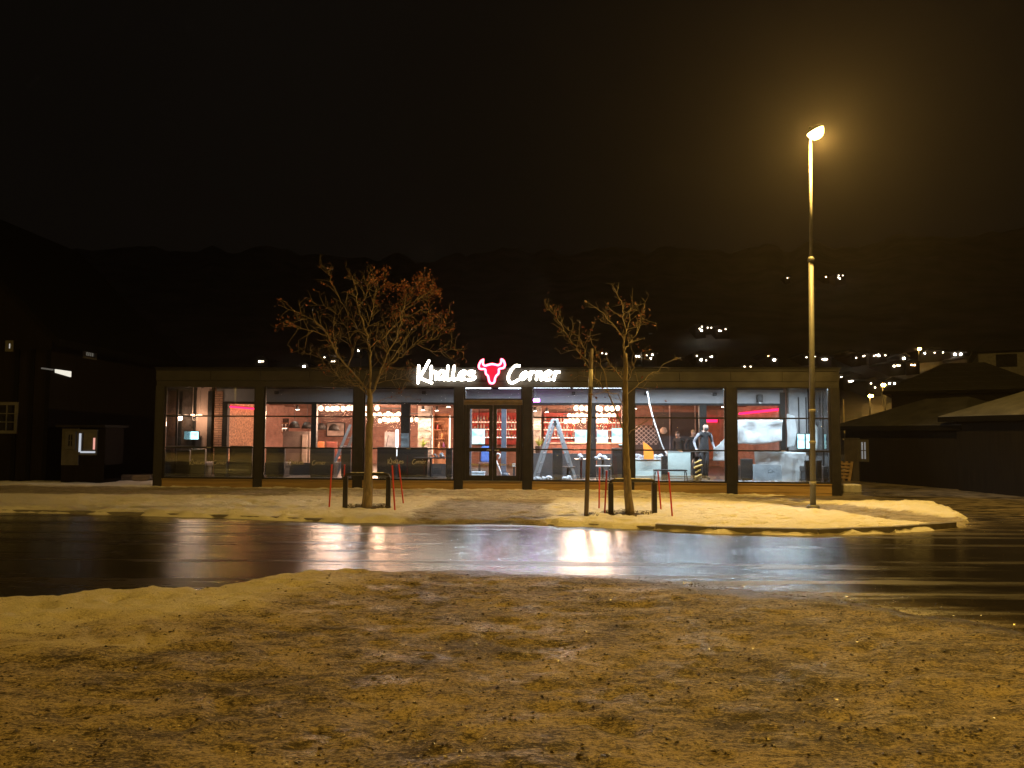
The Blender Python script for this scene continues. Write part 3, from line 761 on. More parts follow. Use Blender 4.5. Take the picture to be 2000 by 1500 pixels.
# lettering shared by the lit sign and the window decals (brush strokes, as on the sign)
STROKES = {
 'khalles': [[(118, 222), (117, 330), (112, 438)], [(248, 160), (200, 255), (134, 372)], [(134, 378), (210, 408), (286, 438)],
   [(279, 232), (278, 310), (276, 392)], [(281, 322), (308, 296), (336, 304), (342, 345), (338, 392)],
   [(446, 302), (412, 286), (378, 318), (368, 370), (388, 394), (424, 366), (446, 312), (442, 398)],
   [(490, 228), (482, 310), (476, 384), (500, 398), (532, 392)], [(570, 228), (558, 310), (550, 384), (574, 398), (606, 388)],
   [(634, 352), (684, 342), (714, 306), (688, 290), (650, 312), (630, 362), (650, 396), (704, 392)],
   [(824, 302), (784, 290), (748, 310), (764, 336), (812, 346), (832, 368), (808, 392), (742, 398)]],
 'corner': [[(1388, 222), (1340, 222), (1284, 280), (1252, 356), (1262, 418), (1308, 434), (1378, 398)],
   [(1468, 300), (1432, 320), (1406, 366), (1428, 392), (1470, 356), (1486, 314), (1466, 300)],
   [(1534, 298), (1526, 348), (1518, 394)], [(1528, 338), (1548, 304), (1572, 300)],
   [(1614, 296), (1608, 346), (1602, 394)], [(1612, 336), (1638, 298), (1664, 308), (1665, 350), (1662, 396)],
   [(1698, 350), (1752, 340), (1784, 306), (1756, 290), (1718, 312), (1698, 362), (1718, 396), (1774, 392)],
   [(1838, 296), (1830, 346), (1822, 396)], [(1832, 338), (1856, 300), (1886, 300)]]}
def catmull(pts, per=5):
    P = [Vector(p) for p in pts]
    if len(P) < 3: return [P[0].lerp(P[-1], i / per) for i in range(per + 1)]
    out = []; E = [P[0] * 2 - P[1]] + P + [P[-1] * 2 - P[-2]]
    for i in range(1, len(E) - 2):
        for j in range(per):
            t_ = j / per; a, b, c, d = E[i - 1], E[i], E[i + 1], E[i + 2]
            out.append(.5 * ((2 * b) + (c - a) * t_ + (2 * a - 5 * b + 4 * c - d) * t_ ** 2 + (3 * b - a - 3 * c + d) * t_ ** 3))
    out.append(P[-1]); return out
def write(k, word, org, zx, r, depth):
    """strokes in sign units -> rounded bars: org = (u, v, z) of unit (0, 0), zx = metres per unit"""
    for s_ in STROKES[word]:
        pts = [Vector((org[0] + p.x * zx, org[1], org[2] - p.y * zx)) for p in catmull([(a, b, 0) for a, b in s_])]
        n0 = len(k.bm.verts); k.tube(pts, r, n=8); k.bm.verts.ensure_lookup_table()
        for v in list(k.bm.verts)[n0:]: v.co.y = org[1] + (v.co.y - org[1]) * depth
        for q in (pts[0], pts[-1]): k.ball(q, r, r * depth, r, 8)

def glazing(a, b, z0, z1, decal=None, rails=True):
    w = part('window', framem, lambda k: (k.box(a, a + .035, .0, .07, z0, z1), k.box(b - .035, b, .0, .07, z0, z1), k.box(a + .036, b - .036, .0, .07, z0, z0 + .045), k.box(a + .036, b - .036, .0, .07, z1 - .03, z1)))
    zs = [z0 + .046] + ([1.15, 2.08] if rails else []) + [z1 - .031]
    for i, (p, q) in enumerate(zip(zs, zs[1:])):
        part('pane', glassm, lambda k: k.box(a + .037, b - .037, .022 + .012 * i, .030 + .012 * i, p + (.022 if i else 0), q - (.022 if i < len(zs) - 2 else 0)), w)
    if rails:
        for z in (1.15, 2.08): part('rail', framem, lambda k: k.box(a + .037, b - .037, .012, .062, z - .021, z + .021, bev=.004), w)
        part('latch', paneedge, lambda k: k.box((a + b) / 2 - .06, (a + b) / 2 + .06, .004, .011, 1.135, 1.165), w)
    if decal:
        p0 = L(decal[0], decal[1], .015); zx = (decal[2] * .0150) / 1800.0
        for wd_ in ('khalles', 'corner'): part('lettering', decalm, lambda k: write(k, wd_, (p0.x - 95 * zx, .018, p0.z + 150 * zx), zx, .009, .15), w)
    return w
dec = {0: (370, 896, 75), 1: (562, 896, 76), 2: (757, 894, 76)}
for i in (0, 1, 2, 4, 5, 6):
    glazing(PU[i] + PWD[i] / 2 + .003, PU[i + 1] - PWD[i + 1] / 2 - .003, FL, GT, dec.get(i))
# double door with a fanlight
da, db = PU[3] + PWD[3] / 2 + .003, PU[4] - PWD[4] / 2 - .003
fan = part('fanlight', framem, lambda k: (k.box(da, da + .05, -.02, .07, 2.58, GT), k.box(db - .05, db, -.02, .07, 2.58, GT), k.box(da + .051, db - .051, -.02, .07, 2.58, 2.62), k.box(da + .051, db - .051, -.02, .07, GT - .02, GT)))
part('pane', glassm, lambda k: k.box(da + .052, db - .052, .02, .03, 2.621, GT - .021), fan)
part('door_head', mat('brass_brown_track', (.11, .08, .05), .5, metal=.3), lambda k: (k.box(da + .002, db - .002, -.05, .08, 2.50, 2.577, bev=.006), k.box(da + .002, db - .002, -.03, .08, 2.44, 2.497)))
for x_ in (da, db - .07): part('door_jamb', framem, lambda k: k.box(x_, x_ + .07, -.03, .09, FL, 2.437))
mid = (da + db) / 2
for s_, a, b in ((-1, da + .074, mid - .003), (1, mid + .003, db - .074)):
    lf = part('door_leaf', framem, lambda k: (k.box(a, a + .11, -.01, .05, FL + .01, 2.435), k.box(b - .11, b, -.01, .05, FL + .01, 2.435), k.box(a + .111, b - .111, -.01, .05, FL + .01, FL + .16), k.box(a + .111, b - .111, -.01, .05, 1.08, 1.19), k.box(a + .111, b - .111, -.01, .05, 2.32, 2.435)))
    part('pane', glassm, lambda k: (k.box(a + .112, b - .112, .015, .027, FL + .161, 1.079), k.box(a + .112, b - .112, .015, .027, 1.191, 2.319)), lf)
    hx = b - .055 if s_ < 0 else a + .055
    part('handle', mat('brushed_steel', (.5, .5, .5), .3, metal=.9), lambda k: (k.tube([(hx, -.012, 1.12), (hx, -.05, 1.12), (hx - s_ * .0, -.06, 1.12), (hx - .13 * (1 if s_ < 0 else -1), -.06, 1.12)], .011, n=8)), lf, True)
    zx = .52 / 1800
    for wd_ in ('khalles', 'corner'): part('lettering', decalm, lambda k: write(k, wd_, (a + .16 - 95 * zx, .008, .80), zx, .006, .3), lf)
part('threshold', mat('worn_steel', (.3, .28, .25), .45, metal=.6), lambda k: k.box(da, db, -.09, .09, FL - .002, FL + .008))
# the glazed ends of the veranda and the solid walls behind it
for ue in (.05, BW - .05):
    w = part('end_window', framem, lambda k: (k.box(ue - .03, ue + .03, .13, .18, FL, GT), k.box(ue - .03, ue + .03, VD / 2 - .02, VD / 2 + .02, FL, GT), k.box(ue - .03, ue + .03, VD - .07, VD - .02, FL, GT),
        k.box(ue - .026, ue + .026, .181, VD - .071, FL, FL + .05), k.box(ue - .026, ue + .026, .181, VD - .071, 1.13, 1.17), k.box(ue - .026, ue + .026, .181, VD - .071, GT - .03, GT)))
    part('pane', glassm, lambda k: (k.box(ue - .005, ue + .005, .182, VD - .072, FL + .051, 1.129), k.box(ue - .005, ue + .005, .182, VD - .072, 1.171, GT - .031)), w)
    part('end_beam', darkm, lambda k: k.box(ue - .06, ue + .06, .17, VD, GT + .002, RT - .02))
UI0, UI1 = Lu(421, VD), Lu(1531, VD)
part('side_wall', mosaic, lambda k: k.box(UI0 - .16, UI0, VD + .2, 6.6, FL, 3.2))
part('side_wall', brickm, lambda k: k.box(UI0 - .16, UI0 - .01, 6.602, 12.2, FL, 3.2))
part('side_wall', brickm, lambda k: k.box(UI1, UI1 + .16, VD + .2, 12.2, FL, 3.2))
part('back_wall', brickm, lambda k: k.box(UI0, UI1, 12.0, 12.2, FL, 3.2))
part('inner_ceiling', mat('dark_red_ceiling', (.20, .075, .055), .75, var=.25, scale=1.2), lambda k: k.box(UI0, UI1, VD + .2, 12.0, 2.80, 2.9))
for i in range(5):
    part('ceiling_beam', mat('brown_beam', (.16, .075, .05), .7), lambda k: k.box(UI0 + .01, UI1 - .01, 3.6 + i * 1.75, 3.72 + i * 1.75, 2.66, 2.797))
def warmwall(k, a, b):
    k.box(a, b, VD + .0, VD + .16, FL, 3.1)
part('veranda_wall', mat('pinkish_plaster', (.34, .24, .19), .8, var=.2, scale=2), lambda k: k.box(.1, UI0 - .17, VD, VD + .16, FL, GT + .2))
part('veranda_wall', mat('grey_plaster', (.33, .33, .33), .8, var=.2, scale=2), lambda k: k.box(UI1 + .17, BW - .1, VD, VD + .16, FL, GT + .2))
part('beam', lintm, lambda k: k.box(UI0 + .002, UI1 - .002, VD - .01, VD + .16, 2.60, 3.03))
part('beam_trim', framem, lambda k: (k.box(UI0 + .002, UI1 - .002, VD - .03, VD + .1, 2.53, 2.598), k.box(UI0, UI1, VD - .04, VD + .05, 3.032, 3.13)))
part('brick_pier', brickw, lambda k: k.box(Lu(419, VD), Lu(434, VD), VD - .04, VD + .21, FL, 2.95))
for a, b in ((405, 413), (434.5, 444), (608, 618), (783, 800), (1148, 1164), (1366, 1380), (1524, 1534)):
    part('inner_column', framem, lambda k: k.box(Lu(a, VD), Lu(b, VD), VD - .035, VD + .145, FL, 2.599 if a > 434 and a < 1520 else 2.95))
for a, b in ((912, 921), (979, 989)):
    part('inner_column', mat('blue_grey_frame', (.09, .10, .13), .5), lambda k: k.box(Lu(a, VD), Lu(b, VD), VD - .02, VD + .12, FL, 2.529))
part('low_wall', mat('dark_panel', (.05, .042, .04), .6, var=.2), lambda k: (k.box(UI0 + .02, Lu(606, VD), VD + .02, VD + .12, FL, .62), k.box(Lu(802, VD), Lu(905, VD), VD + .02, VD + .12, FL, .62), k.box(Lu(1040, VD), Lu(1146, VD), VD + .02, VD + .12, FL, .98), k.box(Lu(1166, VD), Lu(1240, VD), VD + .02, VD + .12, FL, .98)))

# ------------------------------------------------------------------ the lit sign
SX = 1 / 6.4516
sc0 = L(800, 680, -.12); SM = (L(1110, 680, -.12).x - sc0.x) / 2000.0
zoff = lambda x: (L(800 + x * SX, 680, -.12).z - sc0.z)
sg = thing('illuminated_sign', 'white glowing brush lettering Khalles Corner with a red neon bull head, on the roof edge', 'sign', (sc0.x, -.12, sc0.z), 0, B)
white = glow('white_letter_glow', (1.0, .90, .74), 22.0)
for wd_ in ('khalles', 'corner'):
    k = MB(); o_z = zoff(500 if wd_ == 'khalles' else 1560)
    write(k, wd_, (0, 0, o_z), SM, 15.5 * SM, .7); o = k.build('lettering', white, sg, True)
    k = MB()
    for s_ in STROKES[wd_]:
        for q in (s_[0], s_[len(s_) // 2], s_[-1]):
            if q[1] > 260: k.tube([(q[0] * SM, .02, o_z - q[1] * SM), (q[0] * SM, .10, o_z - q[1] * SM)], .008, n=6)
    k.build('standoff', framem, sg)
bull = [(937, 142), (906, 166), (884, 208), (882, 244), (904, 262), (958, 266), (966, 300), (972, 326), (996, 350), (1006, 392), (1016, 426), (1036, 442), (1062, 440), (1078, 420), (1084, 384), (1100, 348), (1126, 322), (1132, 292), (1134, 262), (1186, 250), (1206, 224), (1204, 190), (1190, 160), (1164, 140), (1162, 176), (1148, 202), (1120, 216), (1090, 208), (1042, 202), (996, 212), (958, 222), (934, 204), (930, 176)]
bz = zoff(1040)
bp = catmull([(x, y, 0) for x, y in bull + [bull[0]]], 3)[:-1]
k = MB(); k.tube([(p.x * SM, -.01, bz - p.y * SM) for p in bp], 12.5 * SM, n=8, closed=True)
emb = k.build('bull_emblem', glow('red_neon', (1.0, .075, .125), 16.0), sg, True)
k = MB(); vs = [k.bm.verts.new((p.x * SM, .03, bz - p.y * SM)) for p in bp]
f_ = k.bm.faces.new(vs); bmesh.ops.triangulate(k.bm, faces=[f_]); r_ = bmesh.ops.extrude_face_region(k.bm, geom=k.bm.faces[:])
for v in [q for q in r_['geom'] if isinstance(q, bmesh.types.BMVert)]: v.co.y += .02
k.build('backing_plate', mat('red_acrylic', (.75, .02, .06), .35, var=.05, emit=(1, .0, .05), es=.55), emb)
part('sign_rail', framem, lambda k: (k.box(90 * SM, 850 * SM, .085, .115, zoff(1000) - 392 * SM - .02, zoff(1000) - 392 * SM + .02), k.box(1240 * SM, 1900 * SM, .085, .115, zoff(1000) - 392 * SM - .02, zoff(1000) - 392 * SM + .02), k.box(851 * SM, 1239 * SM, .085, .115, zoff(1000) - 392 * SM - .02, zoff(1000) - 392 * SM + .02)), sg)

# ------------------------------------------------------------------ lights of the restaurant
cool = glow('cool_led', (.78, .90, 1.0), 14.0)
ledm = mat('led_housing', (.6, .6, .6), .5)
def strip(label, pa, pb, v, z, m, w=.04, h=.016, name='led_tube', cat='light', group=None):
    a, b = Lu(pa, v), Lu(pb, v)
    t = thing(name, label, cat, ((a + b) / 2, v, z), 0, B, group)
    l_ = (b - a) / 2
    k = MB(); k.box(-l_, l_, -w / 2, w / 2, -h, 0); k.build('tube', m, t)
    if m is not dim: lampl(t, (0, 0, -h - .01), 'AREA', 118 * 2 * l_, (.72, .86, 1.0), 2 * l_, .05)
    k = MB(); k.box(-l_ - .02, l_ + .02, -w / 2 - .015, w / 2 + .015, .002, .05, bev=.006); k.build('housing', ledm, t)
    return t
GRP = 'cool LED tubes under the veranda ceiling'
dim = glow('dim_led', (.80, .86, 1.0), 3)
strip('dim cool LED tube under the ceiling behind the wide crowned tree, left of its trunk', 648, 690, .35, GT - .0, cool, .03, .012, group=GRP)
strip('dim LED tube under the ceiling between the wide tree\'s trunk and the door', 712, 884, .30, GT + .0, dim, .03, .012, group=GRP)
strip('bright white LED tube above the left door leaf', 906, 958, .35, GT - .02, cool, group=GRP)
strip('bright white LED tube above the right door leaf, right of the bull head', 974, 1019, .35, GT - .02, cool, group=GRP)
strip('cool LED tube just right of the door post, above the step ladder', 1041, 1114, .35, GT - .0, cool, group=GRP)
strip('cool LED tube under the ceiling left of the marker pole top', 1119, 1150, .35, GT - .0, cool, group=GRP)
strip('cool LED tube under the ceiling between marker pole and bare tree', 1160, 1214, .35, GT - .0, cool, group=GRP)
strip('long cool LED tube above the man in the vest', 1243, 1412, .5, GT + .03, cool, group=GRP)
strip('long cool LED tube above the white plastic sheeting', 1445, 1572, .5, GT + .03, cool, group=GRP)
strip('short cool LED tube at the far right corner behind the lamp post', 1580, 1616, .5, GT + .03, cool, group=GRP)
# fluorescent tubes across the veranda ceiling
rodm = mat('black_rod', (.02, .02, .02), .5)
bulbm = glow('warm_globe_bulb', (1.0, .62, .40), 7.0)
def chandelier(label, bulbs, v, rad=.088):
    us = [Lu(x, v) for x, y in bulbs]; zs = [Lz(x, y, v) for x, y in bulbs]; z = sum(zs) / len(zs); u = sum(us) / len(us)
    t = thing('bulb_chandelier', label, 'chandelier', (u, v, z), 0, B, 'warm bulb chandeliers hung in the dining room')
    a, b = min(us) - u - .1, max(us) - u + .1; top_ = 2.80 - z
    k = MB(); k.box(a, b, -.02, .02, min(top_ - .06, .24), min(top_ - .02, .28)); k.build('rail', rodm, t)
    for x in (a + .1, b - .1):
        k = MB(); k.tube([(x, 0, .25), (x, 0, top_)], .008, n=6); k.build('hanger', rodm, t)
    n_ = 2 if len(bulbs) > 4 else 1
    for i_ in range(n_): lampl(t, ((min(us) + (max(us) - min(us)) * (i_ + .5) / n_) - u, 0, -.16), 'POINT', 76.0 * len(bulbs) / n_, (1.0, .58, .38), .34)
    for uu, zz in zip(us, zs):
        y = random.uniform(-.12, .12)
        bl = MB(); bl.ball((uu - u, y, zz - z), rad, rad, rad * 1.1, 10); o = bl.build('bulb', bulbm, t, True)
        k = MB(); k.tube([(uu - u, y, zz - z + rad * .9), (uu - u, y, zz - z + rad + .06)], .022, n=8); k.tube([(uu - u, y, zz - z + rad + .06), (uu - u, y * .2, .27)], .006, n=5); k.build('socket', rodm, o)
    return t
chandelier('row of warm bulbs high behind the left window, left of the wide tree\'s trunk', [(x, 798 + random.uniform(-.8, .8)) for x in (627, 638, 649, 658, 669, 680, 689)], 4.6)
chandelier('pair of warm bulbs beside the wide tree\'s trunk, highest of three rows', [(712, 798), (735, 797)], 4.7)
chandelier('middle row of warm bulbs right of the wide tree\'s trunk', [(713, 811), (731, 811), (741, 810), (750, 812), (757, 808), (764, 811), (771, 812), (779, 809)], 7.0)
chandelier('lowest row of warm bulbs right of the wide tree\'s trunk', [(742, 822), (750, 819), (759, 821), (767, 820), (777, 820), (802, 820), (813, 819)], 8.8)
chandelier('top row of warm bulbs behind the marker pole', [(1125, 797), (1136, 797), (1146, 798), (1168, 797), (1173, 799), (1186, 798), (1196, 798), (1207, 797)], 4.6)
chandelier('middle row of warm bulbs behind the marker pole', [(1112, 812), (1119, 813), (1127, 812), (1136, 811), (1144, 813), (1166, 812), (1175, 812), (1183, 813), (1190, 811), (1199, 812)], 7.0)
chandelier('lowest row of warm bulbs, above the bar bottles', [(1105, 823), (1113, 822), (1121, 824), (1128, 822), (1140, 822), (1168, 822), (1176, 821), (1183, 821)], 8.8)
# added glowing bulbs at the left end, in place of reflections in the glass
for lab, xs_ in (('left pair of added streak bulbs standing for a reflection, far left bay', (338, 352)), ('right pair of added streak bulbs standing for a reflection, far left bay', (375, 389))):
    v = 2.0; z = Lz(365, 811, v); u = Lu(sum(xs_) / 2, v)
    t = thing('reflection_streak', lab, 'lamp', (u, v, z), 0, B, 'added streaks standing for reflections at the left end')
    lampl(t, (0, -.12, -.1), 'POINT', 40, (1, .62, .4), .08)  # light added to brighten the plaster of this bay
    for x in xs_:
        k = MB(); k.ball((Lu(x, v) - u, 0, 0), .085, .03, .032, 10); k.build('bulb', bulbm, t, True)
        k = MB(); k.tube([(Lu(x, v) - u, 0, .034), (Lu(x, v) - u, 0, GT + .17 - z)], .007, n=6); k.build('cord', mat('pale_cord', (.5, .4, .33), .6), t)
for px, py, v, lab in ((575, 833, 6.0, 'black dome pendant lamp leftmost of four'), (600, 834, 6.2, 'black dome pendant lamp second from the left, beside the inner column'), (627, 836, 6.4, 'black dome pendant lamp above the orange chair'), (652, 838, 6.6, 'black dome pendant lamp rightmost of four')):
    p = L(px, py, v); t = thing('dome_pendant', lab, 'pendant lamp', p, 0, B, 'black dome pendants')
    k = MB(); k.lathe([(.03, .20), (.10, .18), (.17, .10), (.22, -.06), (.212, -.06), (.16, .09), (.09, .165), (.02, .18)], n=20); k.build('lamp_shade', mat('black_enamel', (.008, .008, .008), .6), t, True)
    k = MB(); k.tube([(0, 0, .17), (0, 0, 2.8 - p.z)], .008, n=6); k.build('cord', rodm, t)
    k = MB(); k.ball((0, 0, .02), .05, n=10); k.build('bulb', glow('dome_bulb', (1, .7, .45), 1.5), t, True)
redled = glow('red_led', (1.0, .010, .07), 6.0, True)
def line_led(label, p, q, m=redled, r=.03, name='led_strip'):
    p, q = Vector(p), Vector(q); t = thing(name, label, 'light', p, 0, B)
    k = MB(); k.tube([(0, 0, 0), q - p], r, n=6); k.build('tube', m, t)
    k = MB(); k.box(-.02, .02, 0, .04, .032, .06); k.tube([(0, 0, r + .012), q - p + Vector((0, 0, r + .012))], .012, n=5); k.build('channel', rodm, t)
line_led('red LED strip along the rust coloured wall at the left', (UI0 + .06, VD + .35, 2.47), (UI0 + .06, 5.9, 2.47))
line_led('long red LED strip slanting along the right side wall', (UI1 - .07, VD + .35, 2.42), (UI1 - .07, 7.8, 2.42), r=.045)
line_led('short red LED strip above the orange board on the back wall', (Lu(1380, 11.8), 11.8, Lz(1380, 822, 11.8)), (Lu(1401, 11.8), 11.8, Lz(1401, 822, 11.8)), r=.07)
line_led('red LED strip glowing over the back bar shelves', (Lu(924, 11.7), 11.7, 2.35), (Lu(1010, 11.7), 11.7, 2.35), glow('deep_red_led', (1, .03, .03), 2.0), r=.03)
p = L(1046, 782, .8); t = thing('purple_lamp', 'glowing purple insect lamp hanging right of the door', 'lamp', p, 0, B)
k = MB(); k.box(-.12, .12, -.03, .03, -.04, .04, bev=.015); k.build('tube', glow('violet_tube', (.62, .10, 1.0), 70, True), t)
k = MB(); k.box(-.15, .15, -.05, .05, .045, .075, bev=.01); k.tube([(0, 0, .075), (0, 0, GT + .16 - p.z)], .008, n=6); k.build('bracket', rodm, t)
def spot(label, px, py, v, e=60):
    p = L(px, py, v); t = thing('spotlight', label, 'spotlight', p, 0, B, 'small ceiling spotlights')
    k = MB(); k.lathe([(.04, .0), (.055, .01), (.055, .14), (.03, .16)], n=12); k.tube([(0, 0, .16), (0, 0, max(.2, 2.8 - p.z))], .012, n=6); k.build('can', rodm, t, True)
    k = MB(); k.lathe([(.075, -.006), (.075, .0)], n=12); k.build('lens', glow('spot_lens', (1, .86, .72), min(e, 25)), t)
    lampl(t, (0, 0, -.02), 'SPOT', e * .25, (1, .80, .62), .04, angle=110, blend=.6)
    return t
spot('spotlight above the stone pillar left of the door', 826, 801, 7.6, 700)
spot('spotlight above the stone pillar right of the door', 1045, 803, 7.6, 700)
spot('spotlight on the ceiling over the display shelf', 853, 802, 7.8, 900)
spot('spotlight at the right edge of the display shelf', 876, 795, 6.5, 90)
spot('spotlight over the back bar, just right of the second stone pillar', 1068, 805, 7.8, 300)
spot('small spotlight above the two dark pendants at the left', 581, 800, 6.0, 90)
spot('small spotlight left of the hanging white cable', 1240, 798, 5.0, 40)
spot('small spotlight at the right edge of the man\'s window', 1413, 795, 5.0, 40)

# ------------------------------------------------------------------ interior furnishing
def item(name, label, cat, p, group=None, rz=0): return thing(name, label, cat, p, rz, B, group)
scm = screen_mat('cyan_screen', (.50, .93, 1.0), 3.0)
def screen(label, x0, x1, y0, y1, v, name='menu_screen', m=scm):
    a, b = L(x0, y1, v), L(x1, y0, v); w, h = (b.x - a.x) / 2, (b.z - a.z) / 2
    t = item(name, label, 'screen', ((a.x + b.x) / 2, v, (a.z + b.z) / 2))
    k = MB(); k.box(-w - .02, w + .02, 0, .05, -h - .02, h + .02, bev=.006); k.build('bezel', rodm, t)
    k = MB(); k.box(-w, w, -.006, -.001, -h, h); k.build('display', m, t)
    k = MB(); k.tube([(0, .05, h * .5), (0, .16, h * .5), (0, .18, 2.8 - (a.z + b.z) / 2)], .018, n=6); k.build('bracket', rodm, t)
screen('bright cyan screen seen through the left door leaf', 922, 947, 838, 867, 9.8)
screen('bright cyan screen between the step ladder and the marker pole', 1123, 1147, 840, 869, 9.8)
screen('bright cyan screen just right of the marker pole', 1166, 1187, 840, 869, 9.8)
screen('bright cyan screen beside the bare tree\'s trunk', 1195, 1216, 837, 869, 9.2)
screen('added pale blue screen standing for a reflection in the far left bay', 362, 388, 843, 858, 2.2)  # added panel, replaces a mirrored screen in the end glass
screen('upright blue screen left of the lamp post', 1558, 1571, 848, 876, 2.2)
screen('upright blue screen partly behind the lamp post', 1574.5, 1584, 848, 876, 2.2)
# stacked stone pillars
def pillar(label, x0, x1, v):
    a, b = Lu(x0, v), Lu(x1, v); w = (b - a) / 2; t = item('stone_pillar', label, 'pillar', ((a + b) / 2, v, FL))
    rn = random.Random(int(x0)); k = MB(); z = 0
    while z < 2.5:
        h = rn.uniform(.035, .085); x = -w
        while x < w - .04:
            l_ = min(rn.uniform(.12, .3), w - x); k.box(x + .003, x + l_ - .003, -.22 - rn.uniform(0, .05), .2, z + .003, z + h - .004, bev=.006); x += l_
        z += h
    k.build('masonry', mat('pale_stacked_stone', (.42, .36, .32), .85, var=.4, scale=4), t)
    k = MB(); k.box(-w + .02, w - .02, -.19, .19, 0, 2.56); k.build('core', rodm, t)
pillar('stacked stone pillar lit from above, left of the door', 818, 843, 8.2)
pillar('stacked stone pillar lit from above, right of the door', 1038, 1057, 8.2)
def plant(label, px, py, v, s=1.0):
    p = L(px, py, v); t = item('potted_plant', label, 'plant', (p.x, v, FL)); hh = p.z - FL
    k = MB(); k.lathe([(.10, 0), (.15, hh - .12), (.16, hh - .1), (.13, hh - .1)], n=14); k.build('pot', mat('dark_pot', (.06, .05, .05), .5), t, True)
    k = MB(); rn = random.Random(px)
    for i in range(26):
        a = rn.uniform(0, 6.28); e_ = rn.uniform(.2, 1.0); ln = rn.uniform(.22, .38) * s; pts = []
        for j in range(5):
            f = j / 4; pts.append(Vector((math.cos(a) * e_ * ln * f, math.sin(a) * e_ * ln * f, hh - .12 + ln * (f * 1.1 - .55 * e_ * f * f))))
        for p0, p1, w0, w1 in zip(pts, pts[1:], (.016, .018, .014, .008), (.018, .014, .008, .001)):
            sd_ = Vector((-math.sin(a), math.cos(a), 0)); k.faces([p0 - sd_ * w0, p0 + sd_ * w0, p1 + sd_ * w1, p1 - sd_ * w1], [(0, 1, 2, 3)])
    k.build('leaves', mat('yellow_green_leaf', (.30, .36, .05), .5, var=.3), t)
plant('spiky green plant at the foot of the stone pillar left of the door', 826, 868, 7.5, 1.3)
plant('spiky green plant at the foot of the stone pillar right of the door', 1053, 866, 7.5, 1.2)
# display shelf with lit sides
a, b = Lu(846, 9.4), Lu(876, 9.4); w = (b - a) / 2
t = item('display_shelf', 'warmly lit display shelf of ornaments between stone pillar and door post', 'shelf', ((a + b) / 2, 9.4, FL))
orangew = mat('lit_orange_wood', (.46, .22, .11), .6, var=.2)
k = MB(); k.box(-w, w, .25, .28, 0, 2.2); k.box(-w, -w + .03, 0, .249, 0, 2.2); k.box(w - .03, w, 0, .249, 0, 2.2); k.build('carcass', orangew, t)
for z in (.75, 1.12, 1.5, 1.85):
    k = MB(); k.box(-w + .031, w - .031, .02, .249, z, z + .03); k.build('shelf_board', orangew, t)
for x in (-w - .05, w + .05):
    k = MB(); k.box(x - .025, x + .025, -.03, .02, .5, 2.1); k.build('light_strip', glow('warm_white_strip', (1, .8, .62), 4.0), t)
for x, z, c in ((-.14, 1.53, (.5, .05, .04)), (.05, 1.15, (.6, .3, .1)), (.12, .78, (.3, .1, .3)), (-.08, .78, (.7, .5, .3))):
    k = MB(); k.lathe([(.04, 0), (.06, .08), (.03, .18), (.035, .22)], x, .12, z, 10); k.build('ornament', mat('ornament', c, .4), t, True)
# bar: counter, back shelves, bottles
a, b = Lu(1062, 8.6), Lu(1222, 8.6); w = (b - a) / 2
t = item('bar_counter', 'long brown bar counter under the cyan screens', 'bar counter', ((a + b) / 2, 8.6, FL))
k = MB(); k.box(-w, w, -.05, .6, .98, 1.04, bev=.01); k.build('countertop', mat('pale_worktop', (.5, .36, .30), .35), t)
k = MB()
for i in range(int(w * 2 / .3)): k.box(-w + i * .3 + .004, -w + i * .3 + .296, .02, .5, 0, .978)
k.build('front_panel', mat('red_brown_panel', (.22, .085, .06), .6, var=.3), t)
shelfw = mat('glossy_white_shelf', (.72, .66, .62), .4)
t = item('back_bar', 'lit back bar shelves crowded with bottles behind the counter', 'shelves', (Lu(1010, 11.3), 11.3, FL))
u0 = Lu(1010, 11.3)
bars = [(918, 1015), (1062, 1125), (1163, 1220)]
for x0, x1 in bars:
    a, b = Lu(x0, 11.3) - u0, Lu(x1, 11.3) - u0
    k = MB(); k.box(a, b, .30, .34, .9, 2.3); k.build('back_panel', mat('red_back_panel', (.42, .05, .04), .5, var=.3), t)
    for z in (1.17, 1.52, 1.84):
        k = MB(); k.box(a, b, 0, .295, z, z + .03); k.build('shelf_board', shelfw, t)
        k = MB(); k.box(a, b, .26, .295, z + .032, z + .05); k.build('light_strip', glow('bar_strip', (1, .45, .32) if z > 1.4 else (1, .85, .78), 9), t)
botc = [(.55, .10, .04), (.65, .60, .55), (.45, .20, .06), (.30, .33, .32), (.70, .66, .62), (.5, .06, .05)]
botm = [mat('bottle_glass', c, .12, var=.1, bump=0) for c in botc]
def bottle_mesh(m, h):
    k = MB(); k.lathe([(.034, 0), (.037, .02), (.037, h * .6), (.015, h * .74), (.013, h * .96), (.016, h * .965), (.016, h)], n=10); return k
n_b = 0; protos = []
for ci, m in enumerate(botm):
    o = bottle_mesh(m, .27 + .02 * (ci % 3)).build('bottle', m, None, True)
    k = MB(); k.lathe([(.0378, .05), (.0378, .12)], n=10); k.build('label', mat('bottle_label', (.6, .55, .45) if ci % 2 else (.1, .1, .1), .6), o)
    protos.append(o)
rows = {1.20: 'lowest', 1.55: 'middle', 1.87: 'top'}
where = {0: 'behind the door glass', 1: 'behind the step ladder', 2: 'by the bare tree\'s screens'}
cn = ['amber', 'pale', 'brown', 'grey green', 'milky', 'dark red']
used = set()
